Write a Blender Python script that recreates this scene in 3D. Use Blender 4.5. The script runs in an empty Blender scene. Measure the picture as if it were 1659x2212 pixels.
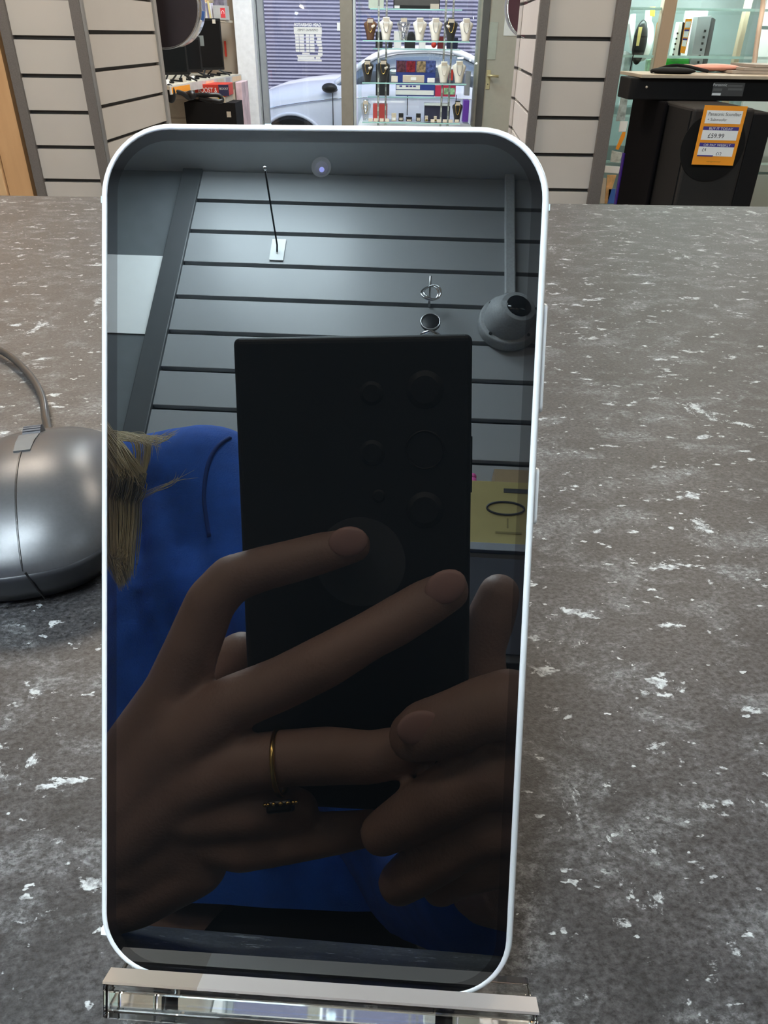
import bpy, bmesh, math, random
from mathutils import Vector, Matrix
random.seed(7)
S = bpy.context.scene
COL = S.collection
R = math.radians

# ------------------------------------------------------------------ camera
H = 1.10                                   # camera height above the shop floor
FPX, CX, CY = 1600.0, 829.5, 1106.0        # focal length and centre for 1659 x 2212
dn = Vector((-0.01236984, 0.84013274, 0.54223977))
Yc = (Vector((0, 0, 1)) - dn * dn.z).normalized()
Xc = dn.cross(Yc)
if Xc.x < 0: Xc = -Xc
M = Matrix((Xc, Yc, -dn))                  # camera axes (right, down, forward) to world
cam = bpy.data.cameras.new('camera'); camo = bpy.data.objects.new('camera', cam); COL.objects.link(camo)
cam.sensor_fit = 'VERTICAL'; cam.sensor_height = 24; cam.lens = FPX / 2212 * 24
cam.clip_start = 0.0008; cam.clip_end = 200
camo.matrix_world = Matrix.Translation((0, 0, H)) @ (M @ Matrix(((1, 0, 0), (0, -1, 0), (0, 0, -1)))).to_4x4()
S.camera = camo
# ------------------------------------------------------------------ light and colour management
S.view_settings.view_transform = 'Standard'; S.view_settings.look = 'None'
S.view_settings.exposure = 0.0; S.view_settings.gamma = 1.0; S.view_settings.use_curve_mapping = False
W = bpy.data.worlds.new('sky'); S.world = W; W.use_nodes = True
wn = W.node_tree; bg = wn.nodes['Background']
sk = wn.nodes.new('ShaderNodeTexSky'); sk.sky_type = 'NISHITA'; sk.sun_disc = False
sk.sun_elevation = R(42); sk.sun_rotation = R(160); sk.dust_density = 2.5
wn.links.new(sk.outputs[0], bg.inputs[0]); bg.inputs[1].default_value = 0.45
sun = bpy.data.lights.new('sun', 'SUN'); sun.energy = 4.5; sun.angle = R(2); sun.color = (1, .95, .9)
suno = bpy.data.objects.new('sun', sun); COL.objects.link(suno)
suno.rotation_euler = (R(48), 0, R(-12)); suno.location = (0, 3, 9)
WARM, COOL = (1.0, .85, .69), (.80, .93, 1.0)
# ceiling panels (x, y, half x, half y, strength, colour, label)
PANELS = [(-.36, -.22, .14, .14, 120, COOL, 'added small ceiling light brightening the shoulders of the person at the counter'),  # extra lamp, added to brighten the sweater's shoulders
          (-.50, -.84, .20, .20, 60, COOL, 'square cool white ceiling light in front of the back slat wall'),
          (-1.35, -.15, .3, .3, 4, COOL, 'cool white ceiling light over the left end of the counter'),
          (1.35, -.30, .3, .3, 4, COOL, 'cool white ceiling light over the right end of the counter'),
          (-1.0, 2.0, .3, .3, 30, WARM, 'warm ceiling light before the left display pillar'),
          (.95, 1.95, .3, .3, 22, WARM, 'warm ceiling light before the right display pillar'),
          (-.1, 3.6, .3, .3, 30, WARM, 'warm ceiling light between the two display pillars'),
          (-.5, 4.9, .3, .3, 40, COOL, 'cool ceiling light just inside the shop window')]

# ------------------------------------------------------------------ geometry from the photograph's perspective
O0 = Vector((0, 0, H))
def ray(px, py): return (M @ Vector(((px - CX) / FPX, (py - CY) / FPX, 1))).normalized()
def P(px, py, y):
    v = ray(px, py); return O0 + v * (y / v.y)
def Z(px, py, z):
    v = ray(px, py); return O0 + v * ((z - H) / v.z)
NW = (M @ Vector((0.05457341, -0.08288597, 0.99506365))).normalized()      # into the glass
PC = O0 + M @ Vector((-.01165, .0107, .12025))                               # centre of the glass
def mir(px, py):
    v = ray(px, py); t = ((PC - O0) @ NW) / (v @ NW)
    return O0 + v * t, v - 2 * (v @ NW) * NW
def RY(px, py, y):
    o, v = mir(px, py); return o + v * ((y - o.y) / v.y)
WN = Vector((math.sin(R(3.7)), math.cos(R(3.7)), 0)); WX = Vector((math.cos(R(3.7)), -math.sin(R(3.7)), 0))
WP = Vector((0, -1.25, 0))
def RW(px, py, off=0):                      # on the back wall, off metres in front of it
    o, v = mir(px, py); return o + v * (((WP + WN * off - o) @ WN) / (v @ WN))
CF = M @ Vector((0, 0, 1))
def RC(px, py, zc):                         # zc millimetres in front of the held phone's lens plane
    o, v = mir(px, py); return o + v * ((zc / 1000 - (o - O0) @ CF) / (v @ CF))
def CM(x, y, z): return O0 + M @ Vector((x, y, z)) / 1000                  # millimetres in camera axes

# ------------------------------------------------------------------ materials
MATS = {}
def mat(name, col, rough=.5, metal=0, var=.06, scale=30, bump=0, spec=.5, emit=0, coat=0, trans=0, ior=1.45, bscale=None, sheen=0):
    if name in MATS: return MATS[name]
    m = bpy.data.materials.new(name); m.use_nodes = True; nt = m.node_tree
    b = nt.nodes['Principled BSDF']
    b.inputs['Roughness'].default_value = rough; b.inputs['Metallic'].default_value = metal
    b.inputs['Specular IOR Level'].default_value = spec; b.inputs['Coat Weight'].default_value = coat
    b.inputs['Transmission Weight'].default_value = trans; b.inputs['IOR'].default_value = ior
    b.inputs['Sheen Weight'].default_value = sheen
    tc = nt.nodes.new('ShaderNodeTexCoord'); no = nt.nodes.new('ShaderNodeTexNoise')
    no.inputs['Scale'].default_value = scale; no.inputs['Detail'].default_value = 5
    nt.links.new(tc.outputs['Object'], no.inputs['Vector'])
    cr = nt.nodes.new('ShaderNodeValToRGB'); cr.color_ramp.elements[0].position = .3; cr.color_ramp.elements[1].position = .7
    cr.color_ramp.elements[0].color = (*[c * (1 - var) for c in col], 1)
    cr.color_ramp.elements[1].color = (*[min(1, c * (1 + var)) for c in col], 1)
    nt.links.new(no.outputs['Fac'], cr.inputs['Fac']); nt.links.new(cr.outputs[0], b.inputs['Base Color'])
    if emit:
        nt.links.new(cr.outputs[0], b.inputs['Emission Color']); b.inputs['Emission Strength'].default_value = emit
    if bump:
        n2 = nt.nodes.new('ShaderNodeTexNoise'); n2.inputs['Scale'].default_value = bscale or scale * 8; n2.inputs['Detail'].default_value = 4
        nt.links.new(tc.outputs['Object'], n2.inputs['Vector'])
        bp = nt.nodes.new('ShaderNodeBump'); bp.inputs['Strength'].default_value = bump; bp.inputs['Distance'].default_value = .002
        nt.links.new(n2.outputs['Fac'], bp.inputs['Height']); nt.links.new(bp.outputs[0], b.inputs['Normal'])
    MATS[name] = m; return m
def shader_mix(name, base, base_rough, gloss, gloss_rough, fac):
    m = bpy.data.materials.new(name); m.use_nodes = True; nt = m.node_tree; nt.nodes.clear()
    o = nt.nodes.new('ShaderNodeOutputMaterial'); mx = nt.nodes.new('ShaderNodeMixShader')
    if base is None: d = nt.nodes.new('ShaderNodeBsdfTransparent'); d.inputs[0].default_value = (.93, .97, .96, 1)
    else:
        d = nt.nodes.new('ShaderNodeBsdfDiffuse')
        no = nt.nodes.new('ShaderNodeTexNoise'); no.inputs['Scale'].default_value = 40
        cr = nt.nodes.new('ShaderNodeValToRGB'); cr.color_ramp.elements[0].color = (*base, 1)
        cr.color_ramp.elements[1].color = (*[c * 1.15 for c in base], 1)
        nt.links.new(no.outputs['Fac'], cr.inputs[0]); nt.links.new(cr.outputs[0], d.inputs[0])
    g = nt.nodes.new('ShaderNodeBsdfGlossy'); g.inputs[0].default_value = (*gloss, 1); g.inputs['Roughness'].default_value = gloss_rough
    mx.inputs[0].default_value = fac
    nt.links.new(d.outputs[0], mx.inputs[1]); nt.links.new(g.outputs[0], mx.inputs[2]); nt.links.new(mx.outputs[0], o.inputs[0])
    MATS[name] = m; return m
def counter_mat():
    m = bpy.data.materials.new('speckled laminate'); m.use_nodes = True; nt = m.node_tree
    N = nt.nodes.new; L = nt.links.new; b = nt.nodes['Principled BSDF']
    tc = N('ShaderNodeTexCoord')
    def mp(sc, rot=0):
        q = N('ShaderNodeMapping'); q.inputs['Scale'].default_value = sc; q.inputs['Rotation'].default_value = (0, 0, rot)
        L(tc.outputs['Object'], q.inputs[0]); return q.outputs[0]
    def noise(sc, det, vec, rough=.6, dist=0):
        n = N('ShaderNodeTexNoise'); n.inputs['Scale'].default_value = sc; n.inputs['Detail'].default_value = det
        n.inputs['Roughness'].default_value = rough; n.inputs['Distortion'].default_value = dist; L(vec, n.inputs['Vector']); return n.outputs['Fac']
    def ramp(src, a, c, ca, cb):
        r = N('ShaderNodeValToRGB'); r.color_ramp.elements[0].position = a; r.color_ramp.elements[1].position = c
        r.color_ramp.elements[0].color = (*ca, 1); r.color_ramp.elements[1].color = (*cb, 1); L(src, r.inputs[0]); return r.outputs[0]
    def mixc(f, a, c):
        x = N('ShaderNodeMix'); x.data_type = 'RGBA'; L(f, x.inputs[0]); L(a, x.inputs[6]); L(c, x.inputs[7]); return x.outputs[2]
    def mul(a, c):
        x = N('ShaderNodeMath'); x.operation = 'MULTIPLY'; L(a, x.inputs[0]); L(c, x.inputs[1]); return x.outputs[0]
    st = mp((1, 1.35, 1), R(-16))
    base = ramp(noise(620, 5, st, .75), .36, .64, (.002, .002, .0023), (.046, .0455, .048))
    cloud = ramp(noise(34, 6, st, .75, .5), .34, .68, (.65, .65, .66), (1.75, 1.72, 1.7))
    mm = N('ShaderNodeMix'); mm.data_type = 'RGBA'; mm.blend_type = 'MULTIPLY'; mm.inputs[0].default_value = 1
    L(base, mm.inputs[6]); L(cloud, mm.inputs[7])
    # pale wisps made of fine grain
    wis = mul(ramp(noise(46, 8, st, .75, .4), .50, .66, (0, 0, 0), (1, 1, 1)), ramp(noise(480, 5, st, .8), .44, .60, (.05, .05, .05), (.9, .9, .9)))
    wf = N('ShaderNodeRGB'); wf.outputs[0].default_value = (.21, .217, .225, 1)
    c1 = mixc(wis, mm.outputs[2], wf.outputs[0])
    # larger solid chips and small dots
    vec2 = mp((1, 1.7, 1), R(-20)); vec3 = mp((1.5, 1, 1), R(24))
    chips = ramp(noise(60, 8, vec2, .66, .15), .607, .632, (0, 0, 0), (1, 1, 1))
    chip2 = ramp(noise(21, 9, vec3, .76, .2), .622, .645, (0, 0, 0), (1, 1, 1))
    dots = ramp(noise(230, 3, vec2, .5), .685, .71, (0, 0, 0), (1, 1, 1))
    def mx(a, c):
        x = N('ShaderNodeMath'); x.operation = 'MAXIMUM'; L(a, x.inputs[0]); L(c, x.inputs[1]); return x.outputs[0]
    ch = mul(mx(mx(chips, dots), chip2), ramp(noise(260, 5, st, .75), .36, .56, (.12, .12, .12), (1, 1, 1)))
    cc = N('ShaderNodeRGB'); cc.outputs[0].default_value = (.42, .44, .45, 1)
    L(mixc(ch, c1, cc.outputs[0]), b.inputs['Base Color'])
    b.inputs['Roughness'].default_value = .46; b.inputs['Specular IOR Level'].default_value = .45
    bp = N('ShaderNodeBump'); bp.inputs['Strength'].default_value = .12; bp.inputs['Distance'].default_value = .0005
    L(noise(1500, 2, st), bp.inputs['Height']); L(bp.outputs[0], b.inputs['Normal'])
    return m
def wood_mat(name, a, b_, scale=6, vert=True):
    m = bpy.data.materials.new(name); m.use_nodes = True; nt = m.node_tree; b = nt.nodes['Principled BSDF']
    tc = nt.nodes.new('ShaderNodeTexCoord'); mp = nt.nodes.new('ShaderNodeMapping')
    mp.inputs['Scale'].default_value = (8, 8, 1) if vert else (1, 8, 8)
    no = nt.nodes.new('ShaderNodeTexNoise'); no.inputs['Scale'].default_value = scale; no.inputs['Detail'].default_value = 6
    cr = nt.nodes.new('ShaderNodeValToRGB'); cr.color_ramp.elements[0].color = (*a, 1); cr.color_ramp.elements[1].color = (*b_, 1)
    nt.links.new(tc.outputs['Object'], mp.inputs[0]); nt.links.new(mp.outputs[0], no.inputs['Vector'])
    nt.links.new(no.outputs['Fac'], cr.inputs[0]); nt.links.new(cr.outputs[0], b.inputs['Base Color']); b.inputs['Roughness'].default_value = .45
    return m
def glow(name, col, s):
    m = mat(name, col, emit=s, var=.02); return m

M_slat = mat('light grey slat board', (.47, .45, .425), .42, var=.02, scale=8)
M_groove = mat('dark groove', (.05, .047, .045), .6)
M_trim = mat('dark grey trim', (.13, .12, .115), .5, var=.12, scale=300)
M_trimL = mat('mid grey trim', (.28, .275, .27), .45)
M_backslat = mat('grey slat board of back wall', (.33, .34, .35), .36, var=.03, scale=6)
M_backtrim = mat('charcoal panel', (.085, .09, .095), .4)
M_black = mat('black plastic', (.012, .012, .013), .35)
M_blackm = mat('matt black', (.012, .0115, .012), .7, spec=.15)
M_scr = mat('black screen', (.006, .006, .007), .12)
M_white = mat('white paint', (.90, .88, .90), .55)
M_paper = mat('white paper', (.93, .94, .93), .7, var=.02)
M_cream = mat('cream board', (.62, .55, .45), .6)
M_glass = shader_mix('clear glass', None, 0, (1, 1, 1), .01, .06)
M_gedge = mat('green glass edge', (.45, .80, .76), .15, var=.05)
M_chrome = mat('polished metal', (.85, .86, .88), .12, 1, var=.02)
M_steel = mat('brushed steel', (.55, .55, .56), .35, 1, var=.05)
M_gold = mat('gold', (.80, .55, .18), .2, 1, var=.05)
M_brass = mat('brass', (.78, .66, .38), .35, .4)
M_orange = mat('orange card', (1.0, .36, .025), .55, var=.04, scale=5)
M_purple = mat('deep blue band', (.06, .045, .26), .55)
M_ink = mat('dark ink', (.05, .05, .055), .6)
M_red = mat('red card', (.62, .05, .03), .5)
M_yellow = mat('yellow card', (.85, .65, .04), .5)
M_green = mat('green plastic', (.04, .42, .05), .35)
M_blue = mat('blue card', (.06, .16, .5), .5)
M_velvet = mat('white leatherette', (.80, .76, .68), .6)
M_bvel = mat('black velvet', (.02, .02, .022), .85, sheen=.3)
M_brvel = mat('brown leatherette', (.12, .055, .03), .6)
M_wood = wood_mat('orange wood', (.46, .27, .13), (.60, .37, .19))
M_postw = wood_mat('beige post', (.44, .33, .23), (.52, .40, .28))

# ------------------------------------------------------------------ mesh builders
class B:
    def __init__(s): s.bm = bmesh.new()
    def box(s, a, b):                        # by opposite corners
        a, b = Vector(a), Vector(b); c = (a + b) / 2; d = b - a
        bmesh.ops.create_cube(s.bm, size=1, matrix=Matrix.Translation(c) @ Matrix.Diagonal((abs(d.x), abs(d.y), abs(d.z), 1))); return s
    def obox(s, o, ux, uy, uz):              # oriented, corner + three edge vectors
        o, ux, uy, uz = map(Vector, (o, ux, uy, uz))
        v = [s.bm.verts.new(o + ux * i + uy * j + uz * k) for i in (0, 1) for j in (0, 1) for k in (0, 1)]
        for f in ((0, 1, 3, 2), (4, 6, 7, 5), (0, 4, 5, 1), (2, 3, 7, 6), (0, 2, 6, 4), (1, 5, 7, 3)): s.bm.faces.new([v[i] for i in f])
        return s
    def tube(s, pts, rad, n=10, caps=True):
        pts = [Vector(p) for p in pts]; rr = rad if isinstance(rad, (list, tuple)) else [rad] * len(pts)
        ref = Vector((0, 0, 1)); rings = []
        t0 = (pts[1] - pts[0]).normalized()
        if abs(t0.z) > .9: ref = Vector((1, 0, 0))
        u = t0.cross(ref).normalized()
        for i, p in enumerate(pts):
            t = (pts[min(i + 1, len(pts) - 1)] - pts[max(i - 1, 0)]).normalized()
            u = (u - t * (u @ t)).normalized(); w = t.cross(u)
            rings.append([s.bm.verts.new(p + (u * math.cos(2 * math.pi * k / n) + w * math.sin(2 * math.pi * k / n)) * rr[i]) for k in range(n)])
        for a, b in zip(rings, rings[1:]):
            for k in range(n): s.bm.faces.new((a[k], a[(k + 1) % n], b[(k + 1) % n], b[k]))
        if caps: s.bm.faces.new(rings[0][::-1]); s.bm.faces.new(rings[-1])
        return s
    def cyl(s, a, b, r1, r2=None, n=24): return s.tube([a, b], [r1, r1 if r2 is None else r2], n)
    def sph(s, c, r, sc=(1, 1, 1), rot=None, n=20):
        m = Matrix.Translation(Vector(c)) @ (rot.to_4x4() if rot else Matrix()) @ Matrix.Diagonal((*[r * k for k in sc], 1))
        bmesh.ops.create_uvsphere(s.bm, u_segments=n, v_segments=max(6, n // 2), radius=1, matrix=m); return s
    def rings(s, rings, caps=(True, True)):
        rs = [[s.bm.verts.new(Vector(p)) for p in r] for r in rings]; n = len(rs[0])
        for a, b in zip(rs, rs[1:]):
            for k in range(n): s.bm.faces.new((a[k], a[(k + 1) % n], b[(k + 1) % n], b[k]))
        if caps[0]: s.bm.faces.new(rs[0][::-1])
        if caps[1]: s.bm.faces.new(rs[-1])
        return s
    def prism(s, outline, vec): return s.rings([outline, [Vector(p) + Vector(vec) for p in outline]])
def link(name, me, m, parent=None, smooth=False, bevel=0, seg=2):
    o = bpy.data.objects.new(name, me); COL.objects.link(o)
    if m: me.materials.append(m)
    if parent:
        o.parent = parent; o.matrix_parent_inverse = parent.matrix_world.inverted() if False else Matrix.Translation(-parent.location)
    if smooth:
        for p in me.polygons: p.use_smooth = True
    if bevel:
        md = o.modifiers.new('bevel', 'BEVEL'); md.width = bevel; md.segments = seg; md.limit_method = 'ANGLE'; md.angle_limit = R(40)
    return o
def obj(name, b, m, parent=None, smooth=False, bevel=0, seg=2):
    bmesh.ops.recalc_face_normals(b.bm, faces=b.bm.faces)
    me = bpy.data.meshes.new(name); b.bm.to_mesh(me); b.bm.free()
    return link(name, me, m, parent, smooth, bevel, seg)
def tag(o, label, cat, group=None, kind=None):
    o['label'] = label; o['category'] = cat
    if group: o['group'] = group
    if kind: o['kind'] = kind
    return o
def thing(name, label, cat, loc, group=None):
    o = bpy.data.objects.new(name, None); COL.objects.link(o); o.location = loc; o.empty_display_size = .02
    return tag(o, label, cat, group)
def struct(name, b, m, bevel=0):
    o = obj(name, b, m, bevel=bevel); o['kind'] = 'structure'; return o
def text(name, s, m, origin, ux, uz, height, parent=None, mirror=False, width=None, thick=.0004, bold=0):
    """raised lettering in the plane (ux, uz), lower left corner at origin"""
    cu = bpy.data.curves.new('t', 'FONT'); cu.body = s; cu.extrude = 0; cu.offset = bold
    t = bpy.data.objects.new('t', cu); COL.objects.link(t)
    bpy.context.view_layer.update()
    me = bpy.data.meshes.new_from_object(t.evaluated_get(bpy.context.evaluated_depsgraph_get()))
    bpy.data.objects.remove(t)
    xs = [v.co.x for v in me.vertices]; ys = [v.co.y for v in me.vertices]
    x0, x1, y0, y1 = min(xs), max(xs), min(ys), max(ys)
    ky = height / (y1 - y0); kx = (width / (x1 - x0)) if width else ky
    ux, uz = Vector(ux).normalized(), Vector(uz).normalized(); nn = ux.cross(uz)
    for v in me.vertices:
        x = (v.co.x - x0); x = (x1 - x0 - x) if mirror else x
        v.co = Vector(origin) + ux * x * kx + uz * (v.co.y - y0) * ky + nn * thick
    me.materials.clear()
    return link(name, me, m, parent)
def remesh(b, voxel, smooth=6):
    me = bpy.data.meshes.new('tmp'); bmesh.ops.recalc_face_normals(b.bm, faces=b.bm.faces); b.bm.to_mesh(me); b.bm.free()
    o = bpy.data.objects.new('tmp', me); COL.objects.link(o)
    r = o.modifiers.new('r', 'REMESH'); r.mode = 'VOXEL'; r.voxel_size = voxel
    if smooth: q = o.modifiers.new('s', 'SMOOTH'); q.iterations = smooth; q.factor = .5
    bpy.context.view_layer.update()
    out = bpy.data.meshes.new_from_object(o.evaluated_get(bpy.context.evaluated_depsgraph_get()))
    bpy.data.objects.remove(o); return out
def capsule(b, p, q, r1, r2, n=16):
    """tapered rounded limb segment"""
    p, q = Vector(p), Vector(q); d = q - p
    if d.length < 1e-6: b.sph(p, r1, n=n); return
    b.cyl(p, q, r1, r2, n); b.sph(p, r1, n=n); b.sph(q, r2, n=n)
def chain(b, pts, n=16):
    for (p, r), (q, s) in zip(pts, pts[1:]): capsule(b, p, q, r, s, n)
X, Yv, Zv = Vector((1, 0, 0)), Vector((0, 1, 0)), Vector((0, 0, 1))

# ------------------------------------------------------------------ room shell
CEIL = H + 1.467
XL, XR, YB, YF = -2.1, 2.6, -1.45, 6.0
struct('floor', B().box((XL, YB, -.05), (XR, YF, 0)), mat('grey vinyl floor', (.22, .21, .20), .5, scale=4))
struct('ceiling', B().box((XL, YB, CEIL), (XR, YF + .2, CEIL + .05)), mat('ceiling tile white', (.62, .64, .65), .8, scale=3))
struct('wall_left', B().box((XL - .05, YB, 0), (XL, YF, CEIL)), mat('beige wall paint', (.48, .40, .32), .7, scale=3))
struct('wall_right', B().box((XR, YB, 0), (XR + .05, YF, CEIL)), MATS['beige wall paint'])
b = B(); b.obox(WP + WX * -2.2 - WN * .08, WX * 5, WN * .06, Zv * CEIL); struct('wall_back', b, M_groove)
for i, (x, y, hx, hy, s, c, lab) in enumerate(PANELS):
    t = thing('ceiling_light', lab, 'light', (x, y, CEIL), 'ceiling lights')
    obj('light_frame', B().box((x - hx - .02, y - hy - .02, CEIL - .012), (x + hx + .02, y + hy + .02, CEIL - .0005)), M_white, t)
    obj('diffuser', B().box((x - hx, y - hy, CEIL - .018), (x + hx, y + hy, CEIL - .0125)), glow('lit diffuser %d' % i, c, s), t)

# ------------------------------------------------------------------ back wall seen in the phone's glass
def wpt(u, z, off=0): return WP + WX * u + WN * off + Zv * (H + z)
def wbox(b, u0, u1, z0, z1, o0, o1): b.obox(wpt(u0, z0, o0), WX * (u1 - u0), WN * (o1 - o0), Zv * (z1 - z0))
def wu(p): return (p - WP) @ WX
b = B(); g = 1.362
zs = [1.465] + [g - .1042 * k for k in range(23)]
for a, c in zip(zs, zs[1:]):
    wbox(b, -.700, 2.3, c + .006, a - .006 if a < 1.46 else a, -.004, .012)
o = obj('slat_wall', b, M_backslat, bevel=.0012); tag(o, 'large grey slatted display wall behind the photographer, mirrored in the phone glass', 'wall')
b = B(); wbox(b, -.752, -.700, -1.08, 1.466, -.018, .020)
o = obj('corner_strip', b, M_backtrim, bevel=.002); tag(o, 'charcoal vertical strip closing the left end of the back slat wall', 'trim')
b = B(); wbox(b, -1.62, -.754, -1.08, 1.466, -.018, .008)
o = obj('wall_panel', b, mat('slate grey panel', (.16, .175, .185), .4)); tag(o, 'plain dark panel left of the back slat wall carrying a white sheet', 'panel')
b = B(); wbox(b, wu(RW(200, 547)), wu(RW(388, 555)) - .004, .93, 1.165, .0085, .0100)
p0, p1 = RW(388, 555, .01), RW(363, 724, .01)
b = B(); b.obox(Vector((p0.x, p0.y, p1.z)) - WX * .21, WX * .21, WN * .0012, Zv * (p0.z - p1.z))
o = obj('notice_sheet', b, M_paper); tag(o, 'blank white sheet on the dark panel, mirrored at the upper left of the phone glass', 'paper')
# conduit and security camera
u0, u1 = wu(RW(1090, 500, .02)), wu(RW(1112, 500, .02)); zc_ = RW(1100, 625, .02).z - H
b = B(); wbox(b, u0, u1, zc_ - .02, 1.466, .012, .030)
o = obj('cable_conduit', b, mat('grey trunking', (.40, .41, .42), .5, var=.1, scale=200), bevel=.003); tag(o, 'grey vertical cable trunking running from the ceiling to the security camera', 'conduit')
c0 = RW(1097, 705, .014)
t = thing('security_camera', 'grey dome security camera with dark lens on the back slat wall', 'camera', c0)
M_cam = mat('grey camera housing', (.34, .35, .36), .5, var=.12, scale=250)
obj('base_plate', B().cyl(c0 - WN * .0015, c0 + WN * .028, .072, .070, 48), M_cam, t, True, .004)
ax = (WN + Vector((.22, 0, .03))).normalized()
obj('housing', B().tube([c0 + WN * .026, c0 + WN * .040, c0 + ax * .060, c0 + ax * .074], [.060, .056, .046, .040], 40), M_cam, t, True, .002)
obj('lens', B().cyl(c0 + ax * .0742, c0 + ax * .077, .029, .028, 36), M_scr, t, True)
for k in range(4):
    a = R(45 + 90 * k); q = c0 + WX * math.cos(a) * .062 + Zv * math.sin(a) * .062
    obj('screw', B().cyl(q + WN * .0282, q + WN * .0305, .004, .0035, 12), M_black, t)
# display hook with price plate
q = RW(600, 540, .014)
t = thing('display_hook', 'long wire display hook with white price plate on the back slat wall', 'hook', q)
obj('plate', B().obox(q - WX * .018 - Zv * .034 , WX * .036, WN * .002, Zv * .068), M_paper, t, bevel=.001)
tip = RY(572, 363, q.y + .20)
obj('arm', B().tube([q + WN * .004 + Zv * -.01, q + WN * .014 + Zv * .004, q.lerp(tip, .5) , tip - (tip - q) * .03], .0022, 10), M_black, t, True)
obj('tip_ball', B().sph(tip, .0042), M_chrome, t, True)
q = RW(928, 640, .014)
t = thing('key_hook', 'short metal hook holding a ring and round dark fob on the back slat wall', 'hook', q)
obj('peg', B().tube([q + Zv * -.03, q + WN * .03 + Zv * -.02, q + WN * .06 + Zv * .01], .0028, 10), M_steel, t, True)
b = B(); c = q + WN * .045 + Zv * -.028
for s_ in (0, 1):
    b.tube([c + (WX * math.cos(a) + Zv * math.sin(a)) * .02 + WN * (.004 * s_ + .003 * math.sin(a * 2)) + WX * .006 * s_ for a in [2 * math.pi * k / 24 for k in range(25)]], .0022, 8, False)
obj('split_ring', b, M_chrome, t, True)
f0 = RW(930, 697, .05)
obj('fob', B().cyl(f0 - WN * .004, f0 + WN * .004, .023, .023, 32), M_black, t, True, .001)
obj('fob_rim', B().tube([f0 + WN * .0045 + (WX * math.cos(a) + Zv * math.sin(a)) * .022 for a in [2 * math.pi * k / 32 for k in range(33)]], .0018, 8, False), M_steel, t, True)
obj('clasp', B().tube([f0 + WX * -.022 - Zv * .035, f0 - Zv * .022, f0 + WX * .024 - Zv * .036], .004, 10), M_chrome, t, True)
# wall shelf with boxes
sz = RW(1080, 1168, .17).z
b = B(); b.obox(Vector((0, 0, sz - .016)) + Vector((RW(1000, 1168, .17).x - .35, WP.y, 0)) + WN * .012, WX * 1.3, WN * .17, Zv * .015)
o = obj('wall_shelf', b, mat('pale grey shelf', (.42, .46, .52), .4), bevel=.001); tag(o, 'pale grey shelf on the back slat wall under a yellow carton', 'shelf')
p = RW(1012, 1166, .13); top = RW(1012, 1037, .13)
t = thing('ring_carton', 'yellow cardboard carton printed with a dark ring, on the wall shelf', 'box', Vector((p.x, p.y, sz)))
M_yc = mat('yellow carton', (.52, .43, .17), .6, var=.05)
o0 = Vector((p.x, p.y, sz)) 
obj('carton', B().obox(o0 - WN * .05, WX * .20, WN * .05, Zv * (top.z - sz)), M_yc, t, bevel=.001)
cc = RW(1092, 1098, .1305); b = B()
b.tube([cc + WX * .036 * math.cos(a) + Zv * .0135 * math.sin(a) + WN * .0 for a in [2 * math.pi * k / 40 for k in range(41)]], .0022, 6, False)
obj('printed_ring', b, M_ink, t)
a = RW(1088, 1064, .1302); obj('printed_bar', B().obox(a, WX * .09, WN * .0006, Zv * .009), M_ink, t)
a = RW(1070, 1152, .1302); obj('printed_caption', B().obox(a, WX * .05, WN * .0006, Zv * .004).obox(a + WX * .022 + Zv * .012, WX * .003, WN * .0006, Zv * .02), mat('olive print', (.28, .23, .09), .6), t)
a = RW(1068, 1037, .07); z1 = RW(1068, 1010, .07).z
b = B(); b.obox(Vector((a.x, a.y, sz)) - WN * .055, WX * .2, WN * .05, Zv * (z1 - sz))
o = obj('brown_carton', b, mat('brown carton', (.36, .26, .16), .7), bevel=.001); tag(o, 'brown cardboard carton standing behind the yellow carton on the shelf', 'box')
a = RW(1021, 1030, .09)
o = obj('pink_bow', B().sph(Vector((a.x, a.y, (sz + a.z) / 2)), (a.z - sz) / 2 + .004, (.2, .2, 1)).sph(a, .008), mat('pink ribbon', (.75, .12, .42), .5), smooth=True)
tag(o, 'small pink ornament beside the yellow carton on the shelf', 'ornament')
for k in range(3):
    zt = RW(1110, 1180, .16).z - .012 - k * .215
    t = thing('drawer_unit', ['dark drawer unit directly under the wall shelf', 'dark drawer unit in the middle of the stack below the wall shelf', 'lowest dark drawer unit below the wall shelf'][k], 'drawer', wpt(.15, zt - H - .2), 'drawers under the wall shelf')
    b = B(); wbox(b, -.12, .75, zt - H - .205, zt - H, .0125, .15); obj('carcass', b, M_backtrim, t, bevel=.002)
    b = B(); wbox(b, -.115, .745, zt - H - .19, zt - H - .012, .1505, .155); obj('drawer_front', b, mat('blue black front', (.05, .06, .085), .4), t, bevel=.001)

# ------------------------------------------------------------------ counter
CT = H - .15
t = thing('counter', 'long shop counter with dark speckled laminate worktop', 'counter', (0, .4, 0))
obj('worktop', B().box((-1.7, -.10, CT - .04), (1.9, .846, CT)), counter_mat(), t, bevel=.0015)
obj('front_panel', B().box((-1.68, .80, 0), (1.88, .82, CT - .0405)), M_trim, t)
obj('end_panel', B().box((-1.68, -.04, 0), (-1.66, .7995, CT - .0405)), M_trim, t)
obj('end_panel', B().box((1.86, -.04, 0), (1.88, .7995, CT - .0405)), M_trim, t)
obj('shelf', B().box((-1.655, 0, .45), (1.855, .79, .47)), M_trimL, t)

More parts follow.
